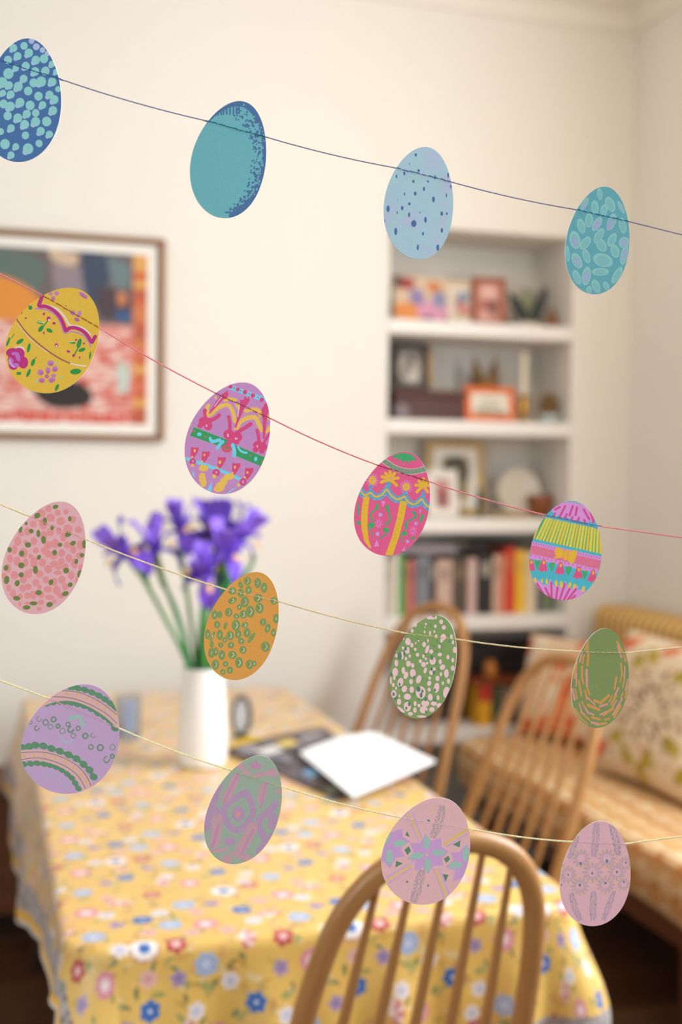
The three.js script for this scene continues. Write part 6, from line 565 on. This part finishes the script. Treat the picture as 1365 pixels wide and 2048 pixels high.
// missing light is put into the egg colours, more on each lower garland
const brightenedInk = (k) => (hex) => { const c = new THREE.Color(hex).multiplyScalar(k), m = Math.max(c.r, c.g, c.b); if (m > 0.9) c.multiplyScalar(0.9 / m); return c.getStyle(); };
EGGS.forEach((E, n) => {
  const H = E.tall, W = H * E.ratio, S = 7000, w = Math.ceil(W * S), h = Math.ceil(H * S), k = S / 10000;
  const map = canvasTexture(w, h, (c) => {
    const ink = brightenedInk([1.17, 1.2, 1.3, 1.36][n >> 2]); c.fillStyle = ink(E.base); c.fillRect(0, 0, w, h);
    c.translate(w / 2, h / 2); c.scale(k, k); c.lineCap = 'round'; c.lineJoin = 'round';
    for (const [kind, col, ...a] of E.paint) {
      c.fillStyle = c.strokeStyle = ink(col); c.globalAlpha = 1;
      if (kind === 'e') for (let i = 0; i < a.length; i += 5) { c.beginPath(); c.ellipse(a[i], a[i + 1], a[i + 2], a[i + 3], a[i + 4] * Math.PI / 180, 0, 7); c.fill(); }
      else if (kind === 'w') for (let i = 0; i < a.length; i += 5) for (let j = 5; j > 0; j--) { c.globalAlpha = 0.16; c.beginPath(); c.ellipse(a[i] + j, a[i + 1] - j, a[i + 2] * j / 4, a[i + 3] * j / 4, a[i + 4], 0, 7); c.fill(); }
      else if (kind === 'l') { c.lineWidth = a[0]; c.beginPath(); c.moveTo(a[1], a[2]); const q = a.slice(1), m = q.length / 2; if (m === 2) c.lineTo(q[2], q[3]); else { for (let i = 1; i < m - 1; i++) { const ex = i === m - 2 ? q[2 * m - 2] : (q[2 * i] + q[2 * i + 2]) / 2, ey = i === m - 2 ? q[2 * m - 1] : (q[2 * i + 1] + q[2 * i + 3]) / 2; c.quadraticCurveTo(q[2 * i], q[2 * i + 1], ex, ey); } } c.stroke(); }
      else if (kind === 'b' || kind === 'f') {                    // b: lobed garland, f: sprig of short strokes
        const q = []; for (let i = 1; i < a.length; i += 2) q.push(V(a[i], a[i + 1], 0)); const cv = new THREE.CatmullRomCurve3(q), L = cv.getLength(), rr = rng(7 + a.length + a[1]), wd = a[0], m = Math.round(L / (kind === 'b' ? wd * 0.3 : 4));
        for (let i = 0; i <= m; i++) { const u = i / m, o = cv.getPointAt(u), t = cv.getTangentAt(u), side = i % 2 ? 1 : -1;
          if (kind === 'b') { c.beginPath(); c.ellipse(o.x - t.y * side * wd * 0.2, o.y + t.x * side * wd * 0.2, wd * (0.34 + 0.1 * rr()), wd * (0.3 + 0.08 * rr()), Math.atan2(t.y, t.x), 0, 7); c.fill(); }
          else for (const sd of [-1, 1]) for (let n2 = 0; n2 < 3; n2++) { const d0 = rr() * wd * 0.5 * (0.45 + 0.55 * Math.sin(Math.PI * (0.08 + 0.84 * u))), ang = Math.atan2(t.y, t.x) + sd * 0.6, x0 = o.x - t.y * sd * d0, y0 = o.y + t.x * sd * d0; c.globalAlpha = 0.28 + 0.25 * rr(); c.lineWidth = 3 + 3 * rr(); c.beginPath(); c.moveTo(x0, y0); c.lineTo(x0 + Math.cos(ang) * wd * 0.14, y0 + Math.sin(ang) * wd * 0.14); c.stroke(); }
        }
      }
      else { c.beginPath(); c.moveTo(a[0], a[1]); for (let i = 2; i < a.length; i += 2) c.lineTo(a[i], a[i + 1]); c.closePath(); c.fill(); }
    }
    const r = rng(100 + n); c.globalAlpha = 0.05; for (let i = 0; i < 2600; i++) { c.fillStyle = i % 2 ? '#ffffff' : '#000000'; c.fillRect((r() - 0.5) * W * 10000, (r() - 0.5) * H * 10000, 5, 5); }
  });
  const s = new THREE.Shape(), pts = []; for (let i = 0; i < 96; i++) { const t = i / 96 * Math.PI * 2; pts.push(new THREE.Vector2(W / 2 * Math.cos(t) * (1 - 0.13 * Math.sin(t)), H / 2 * Math.sin(t))); } s.setFromPoints(pts);
  const g = new THREE.ExtrudeGeometry(s, { depth: 0.0007, bevelEnabled: false }), p = g.attributes.position, uv = g.attributes.uv;
  for (let i = 0; i < p.count; i++) uv.setXY(i, p.getX(i) / W + 0.5, p.getY(i) / H + 0.5);
  const egg = thing('paper_egg', WORDS[n][0], 'paper egg', E.at, 0, `paper eggs sewn on the ${WORDS[n][1]} thread`); egg.rotation.set(0, E.turn, E.tilt, 'YXZ');
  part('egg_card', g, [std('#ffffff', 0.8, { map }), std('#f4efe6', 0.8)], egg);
  // machine stitches across the card
  const a = V(E.sewn[0] / 1e4, -E.sewn[1] / 1e4, 0.0009), b = V(E.sewn[2] / 1e4, -E.sewn[3] / 1e4, 0.0009), st = [], r = rng(300 + n), m = 9;
  for (let i = 0; i < m; i++) { const u = a.clone().lerp(b, (i + 0.06) / m), v = a.clone().lerp(b, (i + 0.9) / m), mid = u.clone().lerp(v, 0.5).add(V(0, (r() - 0.5) * 0.0007, 0.0003)); st.push(rod([u, mid, v], [0.00022, 0.00042, 0.00022], 6, 6)); if (r() < 0.5) st.push(new THREE.SphereGeometry(0.00055, 8, 6).translate(v.x, v.y + (r() - 0.5) * 0.0008, v.z)); }
  part('stitching', mergeGeometries(st.map((q) => { q = q.index ? q.toNonIndexed() : q; return q; })), std(E.stitch, 0.9), egg);
  egg.updateMatrixWorld(true);
  eggEnds.push([a.clone().setZ(0.0004).applyMatrix4(egg.matrixWorld), b.clone().setZ(0.0004).applyMatrix4(egg.matrixWorld)]);
});
const cords = [['blue violet sewing thread of the topmost garland', '#7f7fa6', 0.00042, [-2.59, 2.02, -1.35], [2.31, 1.52, -1.5]], ['pink sewing thread of the second garland', '#ef8f92', 0.00052, [-2.59, 2.55, -1.2], [2.31, 1.28, -1.5]], ['pale gold sewing thread of the third garland', '#f4e0b0', 0.00058, [-2.59, 2.25, -1.2], [2.31, 1.5, -1.5]], ['pale yellow sewing thread of the bottom garland', '#f6ecb8', 0.00062, [-2.59, 2.0, -1.2], [2.31, 1.3, -1.5]]];
cords.forEach(([label, color, radius, from, to], n) => {
  const e = eggEnds.slice(n * 4, n * 4 + 4), pieces = [], m = std(color, 0.85);
  const L = EGGS[n * 4], dirL = e[0][0].clone().sub(e[1][0]);
  const strand = (p, q, sag, long) => {
    const d = p.distanceTo(q), turns = Math.round(d / 0.0032), k = long ? 60 : Math.max(40, turns * 6);
    const path = []; const side = q.clone().sub(p).normalize().cross(V(0, 0, 1)).normalize(), fwd = V(0, 0, 1);
    for (const ph of long ? [0] : [0, Math.PI]) { const pts = []; for (let i = 0; i <= k; i++) { const t = i / k, c = p.clone().lerp(q, t); c.y -= sag * 4 * t * (1 - t); if (!long) { const a = t * turns * Math.PI * 2 + ph; c.addScaledVector(side, Math.cos(a) * radius * 0.62).addScaledVector(fwd, Math.sin(a) * radius * 0.62); } pts.push(c); } pieces.push(rod(pts, long ? [radius, radius] : [radius * 0.72, radius * 0.72], k, 5)); }
  };
  const leftOut = e[0][0].clone().add(e[0][0].clone().sub(e[1][0]).setZ(0).multiplyScalar(0.12 / e[0][0].distanceTo(e[1][0])).multiplyScalar(n === 1 ? 1.35 : 1.1)), rightOut = e[3][1].clone();
  rightOut.add(e[3][1].clone().sub(e[2][1]).setZ(0).multiplyScalar(0.1 / e[3][1].distanceTo(e[2][1])));
  rightOut.y = e[3][1].y + [-0.014, -0.012, 0.006, 0.004][n];
  leftOut.y = e[0][0].y + [0.028, 0.062, 0.052, 0.05][n];
  strand(V(...from), leftOut, 0.0, true); strand(leftOut, e[0][0], 0); for (let k = 0; k < 4; k++) { strand(e[k][0].clone().addScaledVector(V(0, 0, -1), 0.001), e[k][1].clone().addScaledVector(V(0, 0, -1), 0.001), 0, true); if (k < 3) strand(e[k][1], e[k + 1][0], 0.0015); }
  strand(e[3][1], rightOut, 0); strand(rightOut, V(...to), 0.0, true);
  single('garland_thread', mergeGeometries(pieces), m, label, 'thread');
});

renderer.render(scene, camera);
